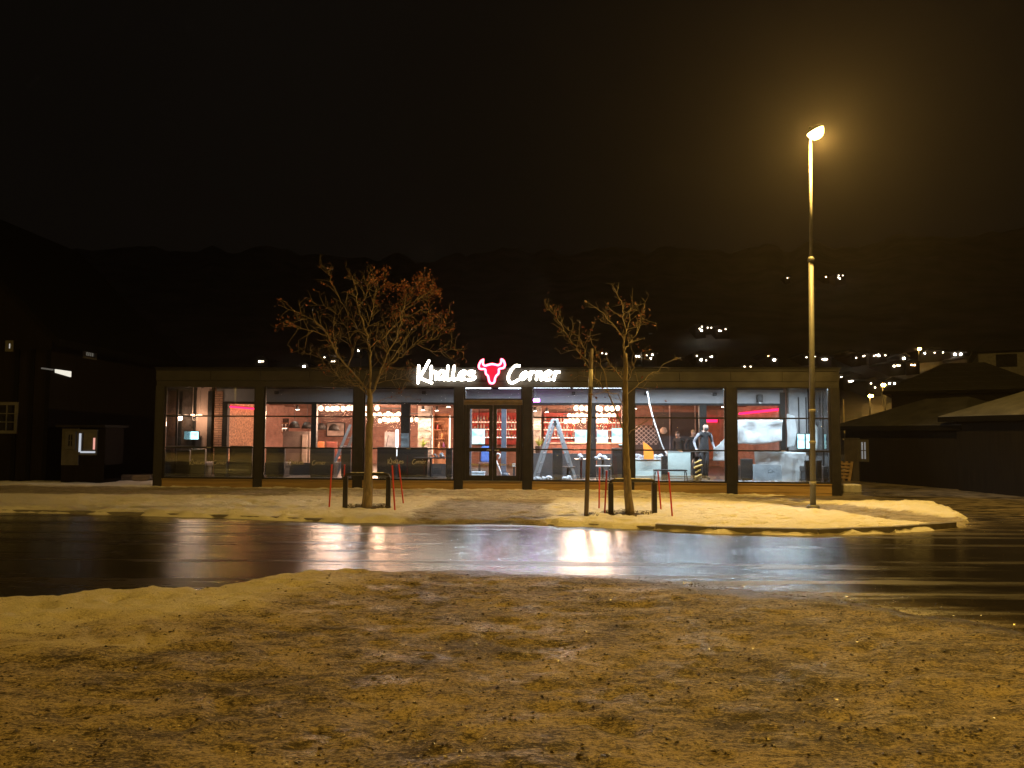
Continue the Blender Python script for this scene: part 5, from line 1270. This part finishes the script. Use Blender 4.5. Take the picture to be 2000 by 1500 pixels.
# ------------------------------------------------------------------ people
def skin_mesh(verts, edges, radii, root, lv=2):
    me = bpy.data.meshes.new('body'); me.from_pydata(verts, edges, []); o = bpy.data.objects.new('body', me); C.objects.link(o)
    m = o.modifiers.new('s', 'SKIN'); sv = me.skin_vertices[0].data
    for i, r_ in enumerate(radii): sv[i].radius = r_ if isinstance(r_, tuple) else (r_, r_); sv[i].use_root = (i == root)
    m.use_smooth_shade = True
    s = o.modifiers.new('u', 'SUBSURF'); s.levels = lv; s.render_levels = lv
    bpy.context.view_layer.update()
    dg = bpy.context.evaluated_depsgraph_get(); me2 = bpy.data.meshes.new_from_object(o.evaluated_get(dg))
    bpy.data.objects.remove(o); bpy.data.meshes.remove(me)
    for p in me2.polygons: p.use_smooth = True
    return me2
def person(label, loc, rz, lean, height, mats, beard=None, hair=None, arms=None, turn=0.0):
    """standing figure, facing -y before rz; mats = (skin, torso, sleeves, trousers, shoes)"""
    t = thing('person', label, 'person', loc, rz, B)
    V = []; E = []; Rr = []
    def add(p, r_, par=None):
        V.append(tuple(p)); Rr.append(r_)
        if par is not None: E.append((par, len(V) - 1))
        return len(V) - 1
    s = height / 1.75
    def q(x, y, z):                               # lean the body above the hips
        v_ = Vector((x, y, z)) * s; hp = Vector((0, 0, .95)) * s
        if v_.z > hp.z: v_ = hp + Matrix.Rotation(lean, 3, 'X') @ (v_ - hp)
        return v_
    pel = add(q(0, 0, .96), (.155 * s, .115 * s)); wa = add(q(0, 0, 1.12), (.150 * s, .115 * s), pel); ch = add(q(0, .01, 1.32), (.175 * s, .125 * s), wa); sh = add(q(0, .01, 1.43), (.13 * s, .095 * s), ch)
    nk = add(q(0, -.01, 1.51), (.060 * s, .060 * s), sh); hd0 = add(q(0, -.025, 1.585), (.070 * s, .078 * s), nk); hd1 = add(q(0, -.03, 1.665), (.079 * s, .096 * s), hd0); hd2 = add(q(0, -.022, 1.715), (.060 * s, .072 * s), hd1)
    add(q(0, -.150, 1.625), .010 * s, hd1)         # nose
    for e_ in (-1, 1): add(q(e_ * .093, -.015, 1.64), (.010 * s, .020 * s), hd1)
    hands = []
    for e_ in (-1, 1):
        s1 = add(q(e_ * .19, .01, 1.40), .066 * s, sh)
        el, wr, hn = arms(e_) if arms else ((e_ * .27, .03, 1.13), (e_ * .26, -.10, .90), (e_ * .26, -.13, .82))
        e1 = add(q(*el), .048 * s, s1); w1 = add(q(*wr), .031 * s, e1); h1 = add(q(*hn), (.040 * s, .022 * s), w1)
        d = (Vector(V[h1]) - Vector(V[w1])).normalized(); sd_ = d.cross(Vector((0, 1, 0))); sd_ = sd_.normalized() if sd_.length > .1 else Vector((1, 0, 0))
        for i, (off, ln) in enumerate(((-.03, .070), (-.01, .082), (.01, .078), (.03, .060))):
            f1 = add(Vector(V[h1]) + sd_ * off * s + d * .045 * s, .0092 * s, h1); add(Vector(V[f1]) + d * ln * s * .9 + Vector((0, -.02, -.012)) * s, .0075 * s, f1)
        th = add(Vector(V[w1]) + d * .035 * s - sd_ * .042 * s * e_, .0105 * s, w1); add(Vector(V[th]) + d * .05 * s - sd_ * .012 * e_ * s, .0085 * s, th)
        hands.append(w1)
        l1 = add(q(e_ * .095, 0, .86), .095 * s, pel); kn = add(q(e_ * .11, -.02, .50), .062 * s, l1); an = add(q(e_ * .12, .03, .09), .042 * s, kn); ft = add(q(e_ * .13, -.05, .045), (.045 * s, .038 * s), an); add(q(e_ * .14, -.15, .035), (.040 * s, .026 * s), ft)
    me = skin_mesh(V, E, Rr, pel, 2)
    for m in mats: me.materials.append(m)
    zn = V[nk][2] - .005; wl = [Vector(V[i]) for i in hands]; hip = .93 * s
    for p in me.polygons:
        c_ = p.center
        if (c_ - Vector(V[hd1])).length < .19 * s and c_.z > zn - .02: i = 0
        elif any((c_ - w_).length < .16 * s and (c_ - w_).dot(Vector((0, -.3, -1))) > .0 for w_ in wl) : i = 0
        elif c_.z < .075 * s: i = 4
        elif abs(c_.x) > .195 * s and c_.z > .7 * s: i = 2
        elif c_.z < hip: i = 3
        else: i = 1
        p.material_index = i
    o = bpy.data.objects.new('body', me); C.objects.link(o); o.parent = t
    hc = Vector(V[hd1])
    for e_ in (-1, 1):
        pass
    k = MB()
    for e_ in (-1, 1): k.ball(hc + Vector((e_ * .032, -.088, .005)) * s, .012 * s, .008 * s, .009 * s, 8)
    k.build('eyes', rodm, t, True)
    k = MB(); k.tube([hc + Vector((x, -.092 + abs(x) * .4, -.058)) * s for x in (-.025, 0, .025)], .006 * s, n=6); k.build('mouth', mat('lips', (.28, .10, .08), .5), t, True)
    if beard:
        k = MB(); k.ball(hc + Vector((0, -.055, -.075)) * s, .068 * s, .060 * s, .062 * s, 12)
        for v_ in k.bm.verts: v_.co += Vector((random.uniform(-.004, .004), random.uniform(-.004, .004), random.uniform(-.006, .004)))
        k.build('beard', beard, t, True)
    if hair:
        k = MB(); k.ball(hc + Vector((0, .018, .030)) * s, .090 * s, .104 * s, .086 * s, 14)
        k.build('hair', hair, t, True)
    return t
skin = mat('skin', (.40, .25, .19), .5, var=.1, scale=20, bump=.02); blackc = mat('black_cloth', (.018, .018, .020), .8, var=.2)
greyc = mat('light_grey_cloth', (.20, .20, .22), .8, var=.2, scale=10); shoe = mat('dark_shoe', (.02, .02, .02), .5)
man = person('bald bearded man in a dark vest over a pale grey shirt, standing at the window', (Lu(1374, 1.5), 1.55, FL), R(14), R(13), 1.74, [skin, blackc, greyc, mat('dark_trousers', (.035, .033, .036), .8), shoe],
       beard=mat('dark_beard', (.05, .04, .038), .9), arms=lambda e_: ((e_ * .30, .06, 1.14), (e_ * .31, -.16, .93), (e_ * .30, -.24, .88)))
k = MB()
hh_ = [c_ for c_ in man.children if c_.name.startswith('eyes')][0]
k.tube([Vector((x, -.10 + abs(x) * .9, 1.43 - abs(x) * .0)) for x in (-.075, -.04, 0, .04, .075)], .012, n=6)
k.build('collar', greyc, man, True)
table('dark worktop the man in the vest leans on', 1330, 1378, 881, 1.05)
hairb = mat('brown_hair', (.10, .055, .03), .7)
person('dark dressed person leaning left behind the pale cabinet', (Lu(1329, 4.6), 4.6, FL), R(-35), R(20), 1.52, [skin, blackc, blackc, blackc, shoe], hair=hairb)
person('dark dressed person standing behind the tall cabinet, next to the man in the vest', (Lu(1350, 4.4), 4.4, FL), R(20), R(12), 1.54, [skin, blackc, blackc, blackc, shoe], hair=mat('fair_hair', (.33, .20, .10), .7))

# ------------------------------------------------------------------ houses left and right
timber = mat('black_brown_timber', (.0085, .007, .006), .9, spec=.05, var=.35, scale=3, stretch=(6, 6, .3), bump=.3)
trimw = mat('offwhite_trim', (.07, .067, .064), .8); snowroof = mat('thin_frost_on_slate', (.035, .034, .033), .85, spec=.1, var=.35, scale=2.2, bump=.3)
darkglass = mat('dark_window', (.015, .015, .017), .12, bump=0)
litm = glow('lit_window', (1.0, .93, .82), .55)
def win(parent, M, w, h, lit=None, bars=(1, 2), name='window'):
    k = MB()
    for a in (-1, 1): k.box(a * w / 2 - .05, a * w / 2 + .05, -.05, .0, -h / 2, h / 2, M)
    for a in (-1, 1): k.box(-w / 2 - .05, w / 2 + .05, -.053, .0, a * h / 2 - .05 + a * .051, a * h / 2 + .05 + a * .051, M)
    for i in range(1, bars[0] + 1): k.box(-w / 2 + w * i / (bars[0] + 1) - .015, -w / 2 + w * i / (bars[0] + 1) + .015, -.045, -.012, -h / 2, h / 2, M)
    for i in range(1, bars[1] + 1): k.box(-w / 2, w / 2, -.042, -.014, -h / 2 + h * i / (bars[1] + 1) - .015, -h / 2 + h * i / (bars[1] + 1) + .015, M)
    f = k.build(name, trimw, parent)
    k = MB(); k.box(-w / 2 + .05, w / 2 - .05, -.01, -.002, -h / 2, h / 2, M); k.build('pane', lit or darkglass, f)
    return f
# gabled timber house at the left edge
Y0 = 25.0; p0 = W(120, 665, Y0); p1 = W(0, 540, Y0); bz_ = -.1
t = thing('timber_house', 'tall dark timber house with a steep gable at the left edge', 'house', (p0.x, Y0, bz_))
ev = p0.z - bz_; sl = (p1.z - p0.z) / (p0.x - p1.x); wd2 = 4.6
xw = W(96, 800, Y0).x - p0.x
k = MB(); k.prism([(xw, 0), (xw, ev - .15 + xw * -sl * 1.0), (xw - wd2, ev - .15 + (wd2 - xw) * sl), (xw - 2 * wd2, ev - .15 + -xw * sl), (xw - 2 * wd2, 0)], 0, 9); k.build('wall', timber, t)
k = MB()
for s_ in (0, 1):
    f_ = lambda x, z: (x, z) if s_ == 0 else (2 * (xw - wd2) - x, z)
    k.prism([f_(0.25, ev - .25 * sl), f_(0.25, ev + .24 - .25 * sl), f_(xw - wd2, ev + .24 + (wd2 - xw) * sl), f_(xw - wd2, ev + (wd2 - xw) * sl)], -.55, 9.4)
k.build('roof', mat('dark_roof', (.005, .005, .005), .9, spec=.03), t)
k = MB(); k.prism([(.27, ev - .25 * sl - .05), (.27, ev + .20 - .25 * sl), (xw - wd2, ev + .2 + (wd2 - xw) * sl), (xw - wd2, ev - .05 + (wd2 - xw) * sl)], -.60, -.555); k.build('bargeboard', mat('grey_brown_board', (.0045, .0042, .004), .95, spec=.03), t)
for x in (30, 60, 92):
    k = MB(); xx = W(x, 800, Y0).x - p0.x; k.box(xx - .07, xx + .07, -.04, -.002, 0, ev - .3); k.build('corner_board', mat('grey_brown_board', (.0045, .0042, .004), .95, spec=.03), t)
a = W(14, 816, Y0); win(t, Matrix.Translation((a.x - p0.x, 0, a.z - bz_)), .62, .82)
a = W(20, 676, Y0); win(t, Matrix.Translation((a.x - p0.x, 0, a.z - bz_)), .16, .16, litm, (0, 0))
# lit slots on the side wall of that house
XW = p0.x + xw
def side_pt(px, py):
    d_ = ray(px, py); return CAM + d_ * ((XW - CAM.x) / d_.x)
RS = Matrix.Rotation(R(90), 4, 'Z')
c = side_pt(121, 728.5); Ms = Matrix.Translation((xw, c.y - Y0, c.z - bz_)) @ RS
k = MB(); k.prism([(-.42, .09), (.46, .09), (.46, -.10), (-.40, -.02)], -.05, -.003, Ms); k.build('strip_window', glow('canopy_light', (1, .94, .80), .9), t)
k = MB(); [k.box(-1.15 + i * .13, -1.08 + i * .13, -.05, -.002, .04, .085, Ms) for i in range(5)]; k.build('vent_slot', glow('dim_slot', (1, .9, .75), .10), t)
c = side_pt(174, 692); win(t, Matrix.Translation((xw, c.y - Y0, c.z - bz_)) @ RS, .75, .13, glow('dim_pane', (1, .92, .75), .22), (5, 0))
Y2 = 24.2; a, b = W(122, 836, Y2), W(205, 836, Y2)
t = thing('white_shed', 'pale shed front with a small dark window and a bright white framed window', 'shed', (a.x, Y2, -.2)); w = b.x - a.x; h = a.z + .2
k = MB(); k.box(0, w * .40, 0, 1.2, .75, h); k.build('wall', mat('pale_boarding', (.085, .08, .072), .9, scale=4, spec=.1), t)
k = MB(); k.box(w * .40 + .003, w, 0.05, 1.2, 0.3, h + .02); k.box(0, w, .02, 1.19, 0, .748); k.build('wall', timber, t)
k = MB(); k.box(-.1, w + .1, -.2, 1.3, h + .022, h + .10); k.build('roof', mat('dark_roof', (.012, .011, .010), .85, spec=.1), t)
c = W(139, 860, Y2); win(t, Matrix.Translation((c.x - a.x, 0, c.z + .2)), .22, .36, None, (1, 1))
c = W(172, 864, Y2); Mc = Matrix.Translation((c.x - a.x, .05, c.z + .2)); f = win(t, Mc, .46, .60, mat('dim_interior', (.05, .045, .04), .3, bump=0), (0, 0))
k = MB(); k.box(.18, .225, -.09, -.056, -.22, .14, Mc); k.build('light_tube', glow('pink_tube', (1, .45, .36), .9), f)
k = MB(); k.box(-.27, -.215, -.085, -.056, -.30, .28, Mc); k.box(-.212, .24, -.085, -.056, -.33, -.275, Mc); k.build('lit_edge', glow('cool_edge', (.85, .9, 1), .6), f)
# houses along the side street at the right
def lowhouse(label, A, Bp, z_e, depth, z_r, rmat, base=-.15, hip=1.2, ov=.35, name='low_house', wm=timber):
    A, Bp = Vector(A), Vector(Bp); d = Bp - A; l_ = d.length; rz = math.atan2(d.y, d.x)
    t = thing(name, label, 'house', (A.x, A.y, base), rz); h = z_e - base
    k = MB(); k.box(0, l_, 0, depth, 0, h); k.build('wall', wm, t)
    hr = z_r - base; x0, x1, y0, y1 = -ov, l_ + ov, -ov, depth + ov; ym = depth / 2
    k = MB()
    k.faces([(x0, y0, h), (x1, y0, h), (x1, y1, h), (x0, y1, h), (x0 + hip, ym, hr), (x1 - hip, ym, hr), (x0, y0, h - .14), (x1, y0, h - .14), (x1, y1, h - .14), (x0, y1, h - .14)],
            [(0, 1, 5, 4), (1, 2, 5), (2, 3, 4, 5), (3, 0, 4), (0, 6, 7, 1), (1, 7, 8, 2), (2, 8, 9, 3), (3, 9, 6, 0), (9, 8, 7, 6)])
    k.build('roof', rmat, t)
    k = MB(); k.box(x0, x1, y0 - .03, y0 - .004, h - .18, h - .02); k.build('eave_board', mat('grey_brown_board', (.0045, .0042, .004), .95, spec=.03), t)
    return t, rz, l_
GR = -.12
A = W(1651, 840, 29.5); Bq = W(1876, 840, 24.6)
hB, rB, lB = lowhouse('low dark house with a frosted roof and a white lit window, right of the pavilion', (A.x, A.y, 0), (Bq.x, Bq.y, 0), W(1655, 832, 29.5).z, 4.5, W(1762, 782, 30.0).z, snowroof, GR, 2.0)
mi = hB.matrix_world.inverted()
def on_wall(hM, px, py):
    o = hM @ CAM; d = (hM.to_3x3() @ ray(px, py)); return o + d * ((0 - o.y) / d.y)
hB_m = (Matrix.Translation((A.x, A.y, GR)) @ Matrix.Rotation(rB, 4, 'Z')).inverted()
q = on_wall(hB_m, 1688, 880); win(hB, Matrix.Translation((q.x, 0, q.z)), .36, .62, glow('white_lit_pane', (.95, .93, .9), .22), (1, 1))
q = on_wall(hB_m, 1664, 868); q2 = on_wall(hB_m, 1664, 912)
k = MB(); k.box(q.x - .35, q.x + .35, -.05, -.002, 0.02, q.z + .2); k.build('door', mat('grey_door', (.07, .06, .055), .7), hB)
k = MB(); k.box(q.x - .40, q.x + .40, -.08, -.002, q.z + .203, q.z + .24); k.build('door_lintel', trimw, hB)
q = on_wall(hB_m, 1661, 916); P_ = hB_m.inverted() @ Vector((q.x, -.35, 0))
t = thing('pallet', 'wooden pallet leaning by the dark house door', 'pallet', (P_.x, P_.y, -.1), rB)
k = MB()
for i in range(5): k.box(-.3, .3, -.02, .0, .08 + i * .13, .16 + i * .13, Matrix.Rotation(R(-12), 4, 'X'))
k.build('slats', mat('pallet_wood', (.35, .24, .13), .8), t)
k = MB(); [k.box(x - .03, x + .03, .002, .08, .0, .75, Matrix.Rotation(R(-12), 4, 'X')) for x in (-.27, 0, .27)]; k.build('stringers', mat('pallet_wood', (.35, .24, .13), .8), t)
A = W(1868, 830, 24.4); Bq = W(2300, 830, 17.5)
lowhouse('dark house with a large snowy hipped roof at the right edge', (A.x, A.y, 0), (Bq.x, Bq.y, 0), W(1862, 813, 24.4).z, 7.0, W(2030, 722, 26).z, mat('thin_snow_roof', (.11, .109, .107), .9, var=.3, scale=2.0, spec=.1), GR, 3.2)
A = W(1742, 800, 36); Bq = W(2040, 800, 33)
tileroof = brick_mat('snow_between_tiles', (.03, .028, .026), (.02, .019, .018), (.07, .07, .07), .34, .30, .8)
lowhouse('larger dark house with snow between its roof tiles, behind the hipped houses', (A.x, A.y, 0), (Bq.x, Bq.y, 0), W(1780, 764, 36).z, 8, W(1850, 716, 40).z, tileroof, GR, 2.4)
A = W(1912, 730, 52); Bq = W(2060, 730, 50)
t, r_, l_ = lowhouse('pale grey upper house wall showing over the tiled roof', (A.x, A.y, 0), (Bq.x, Bq.y, 0), W(1912, 686, 52).z, 8, W(1960, 670, 56).z, mat('dark_roof', (.05, .045, .04), .8), GR, 1.0, wm=mat('pale_grey_wall', (.30, .29, .27), .8))
k = MB(); k.box(1.0, 2.2, -.03, -.002, W(1912, 715, 52).z, W(1912, 690, 52).z); k.build('shutter', darkglass, t)
t = thing('flagpole', 'slim pale pole between pavilion corner and dark house', 'pole', G(1652, 935, -.1)); 
hz = W(1650, 775, G(1652, 935, -.1).y).z
k = MB(); k.tube([(0, 0, 0), (-.02, 0, hz)], .03, .02, 8); k.build('shaft', mat('pale_pole', (.45, .38, .26), .5), t)
k = MB(); k.lathe([(.03, 0), (.035, .03), (.01, .06)], -.02, 0, hz, 8); k.build('finial', rodm, t)
# little things at the pavilion's right corner
q = G(1655, 962, -.12); t = thing('concrete_block', 'grey concrete block at the right corner of the pavilion', 'block', q, .1)
k = MB(); k.box(-.35, .35, -.2, .2, 0, .22, bev=.03); k.build('block', mat('grey_concrete', (.3, .29, .27), .9), t)
k = MB(); k.box(-.33, .33, -.18, .18, .221, .25, bev=.012); k.build('snow_cap', snowcap, t)
q = G(262, 942, -.05); t = thing('timber_pile', 'low stack of boards at the left corner of the pavilion', 'boards', q, .05)
k = MB()
for i in range(4):
    for j in range(3): k.box(-.7 + random.uniform(-.1, .1), .5 + random.uniform(-.1, .1), j * .16, j * .16 + .14, i * .06, i * .06 + .05)
k.build('boards', mat('weathered_board', (.16, .12, .08), .8), t)

# ------------------------------------------------------------------ lit houses on the hillside
hw = mat('far_house_wall', (.02, .018, .016), .9); hrf = mat('far_house_roof', (.03, .028, .027), .9)
lw = {'w': glow('far_white_light', (1.0, .84, .64), 42), 'b': glow('far_bright_light', (1.0, .87, .70), 90), 'o': glow('far_orange_light', (1.0, .58, .22), 26), 'd': glow('far_dim_light', (1.0, .80, .58), 16)}
far = [
 ([(1613, 541, 'o')], 'highest hillside house with one orange light, just right of the lamp post'),
 ([(1637, 542, 'd'), (1640, 544, 'w'), (1646, 538, 'd'), (1638, 538, 'd')], 'highest hillside house with a cluster of four lights'),
 ([(1538, 543, 'd')], 'highest hillside house with one faint light, left of the lamp post'),
 ([(1370, 645, 'b'), (1371, 638, 'd'), (1366, 642, 'd')], 'hillside house with the brightest light of the upper middle cluster'),
 ([(1389, 640, 'd'), (1399, 640, 'w'), (1382, 640, 'd')], 'hillside house with a row of three small lights, upper middle cluster'),
 ([(1405, 646, 'w'), (1408, 646, 'd'), (1417, 643, 'd')], 'hillside house at the right end of the upper middle cluster'),
 ([(1361, 695, 'd'), (1372, 696, 'o'), (1377, 697, 'd')], 'hillside house with an orange light above the pavilion roof'),
 ([(1390, 697, 'w'), (1387, 697, 'd')], 'hillside house with a pair of close white lights above the pavilion roof'),
 ([(1369, 703, 'b'), (1379, 704, 'd')], 'hillside house with a bright low light just over the pavilion roof'),
 ([(1501, 696, 'o')], 'hillside house with one orange light over the pavilion\'s last bay but one'),
 ([(1512, 703, 'b')], 'hillside house with one bright light left of the lamp post'),
 ([(1454, 716, 'd'), (1466, 716, 'd')], 'hillside house with two faint lights touching the pavilion roof'),
 ([(1575, 698, 'd')], 'hillside house with a faint light at the left edge of the lamp post'),
 ([(1590, 697, 'd'), (1593, 697, 'd')], 'hillside house with a faint light at the right edge of the lamp post'),
 ([(1611, 702, 'b'), (1606, 702, 'd'), (1615, 702, 'd')], 'hillside house with a bright light right of the lamp post'),
 ([(1661, 692, 'o')], 'hillside house with one yellow light above the pavilion\'s right corner'),
 ([(1672, 699, 'd')], 'hillside house with one faint light right of the yellow one'),
 ([(1686, 696, 'd'), (1688, 695, 'd')], 'hillside house with a faint double light above the side street'),
 ([(1716, 694, 'b'), (1711, 694, 'd'), (1707, 695, 'd'), (1729, 694, 'd')], 'hillside house with one bright and three faint lights in a row'),
 ([(1765, 700, 'b')], 'hillside house with a single bright white light right of the row'),
 ([(1806, 690, 'w'), (1825, 689, 'd'), (1842, 689, 'w')], 'long hillside house with three spaced lights right of the tall far lamp'),
 ([(1865, 692, 'b'), (1876, 692, 'b')], 'hillside house with two equally bright white lights'),
 ([(1899, 702, 'd'), (1904, 702, 'd'), (1908, 703, 'd')], 'hillside house with three faint lights at the far right'),
 ([(1746, 715, 'w'), (1753, 714, 'o'), (1757, 714, 'd')], 'hillside house with white and orange lights just over the dark roofs'),
 ([(1780, 713, 'o'), (1786, 713, 'o')], 'hillside house with two orange windows over the dark roofs'),
 ([(1643, 737, 'w'), (1655, 737, 'd'), (1661, 737, 'd'), (1669, 737, 'd')], 'house with a row of four lights beside the pavilion\'s right corner'),
 ([(1664, 745, 'b'), (1658, 745, 'd')], 'house with one bright light under the row of four lights'),
 ([(1701, 749, 'd'), (1709, 757, 'd')], 'house with two faint lights one above the other, right of the pavilion'),
 ([(1737, 749, 'w'), (1747, 749, 'w')], 'house with two white lights above the snowy low roof'),
 ([(507, 706, 'w'), (510, 706, 'd'), (514, 706, 'd')], 'house lights over the pavilion roof above its second post from the left'),
 ([(594, 716, 'b')], 'single white light touching the pavilion roof left of the wide tree'),
 ([(634, 698, 'd'), (653, 698, 'w')], 'house with two white lights behind the left twigs of the wide tree'),
 ([(648, 706, 'd'), (653, 706, 'd')], 'house with two faint close lights low behind the wide tree'),
 ([(700, 685, 'w')], 'house with one white light beside the wide tree\'s trunk'),
 ([(1176, 690, 'd'), (1184, 691, 'd')], 'house with two faint lights between marker pole and bare tree'),
 ([(1243, 696, 'w'), (1248, 696, 'w'), (1255, 696, 'd')], 'house with a short row of lights right of the bare tree\'s trunk'),
 ([(1263, 694, 'd'), (1274, 693, 'w'), (1271, 700, 'w')], 'house with three scattered lights at the bare tree\'s right twigs'),
]
for lights, lab in far:
    q = on_hill(sum(l_[0] for l_ in lights) / len(lights), max(l_[1] for l_ in lights) + 6)
    Yq = q.y - 3.5; pts = [W(x, y, Yq) for x, y, c_ in lights]
    x0, x1 = min(p.x for p in pts) - .7, max(p.x for p in pts) + .7; z1 = max(p.z for p in pts) + .35; cx = (x0 + x1) / 2
    gz = min(float(hill_h(np.array(cx), np.array(Yq))), min(p.z for p in pts) - .8)
    t = thing('hillside_house', lab, 'house', (cx, Yq, gz), group='lit houses on the dark hillside'); w = (x1 - x0) / 2; h = z1 - gz
    k = MB(); k.box(-w, w, 0, 6, -2, h); k.build('wall', hw, t)
    k = MB(); k.prism([(0, h + .5), (w + .3, h - .05), (-w - .3, h - .05)], -.3, 6.3) if w < 4 else k.faces([(-w - .3, -.3, h - .05), (w + .3, -.3, h - .05), (w + .3, 6.3, h - .05), (-w - .3, 6.3, h - .05), (-w, 3, h + .5), (w, 3, h + .5)], [(0, 1, 5, 4), (1, 2, 5), (2, 3, 4, 5), (3, 0, 4), (3, 2, 1, 0)])
    k.build('roof', hrf, t)
    sz = {'b': .15, 'w': .11, 'o': .12, 'd': .085}
    for p, (x, y, c_) in zip(pts, lights):
        s_ = sz[c_] * (Yq / 130.0) ** .5; k = MB(); k.box(p.x - cx - s_, p.x - cx + s_, -.08, -.01, p.z - gz - s_ * .8, p.z - gz + s_ * .8, bev=s_ * .3); k.build('window', lw[c_], t)

# ------------------------------------------------------------------ thin night haze
hm = bpy.data.materials.new('haze'); hm.use_nodes = True; ht = hm.node_tree; ht.nodes.clear()
ho = ht.nodes.new('ShaderNodeOutputMaterial'); hv = ht.nodes.new('ShaderNodeVolumePrincipled')
hv.inputs['Color'].default_value = (.95, .84, .80, 1); hv.inputs['Density'].default_value = .00045; hv.inputs['Anisotropy'].default_value = .72
ht.links.new(hv.outputs[0], ho.inputs['Volume'])
k = MB(); k.box(-300, 300, -40, 330, -6, 95); hz_o = k.build('haze', hm); hz_o['kind'] = 'stuff'
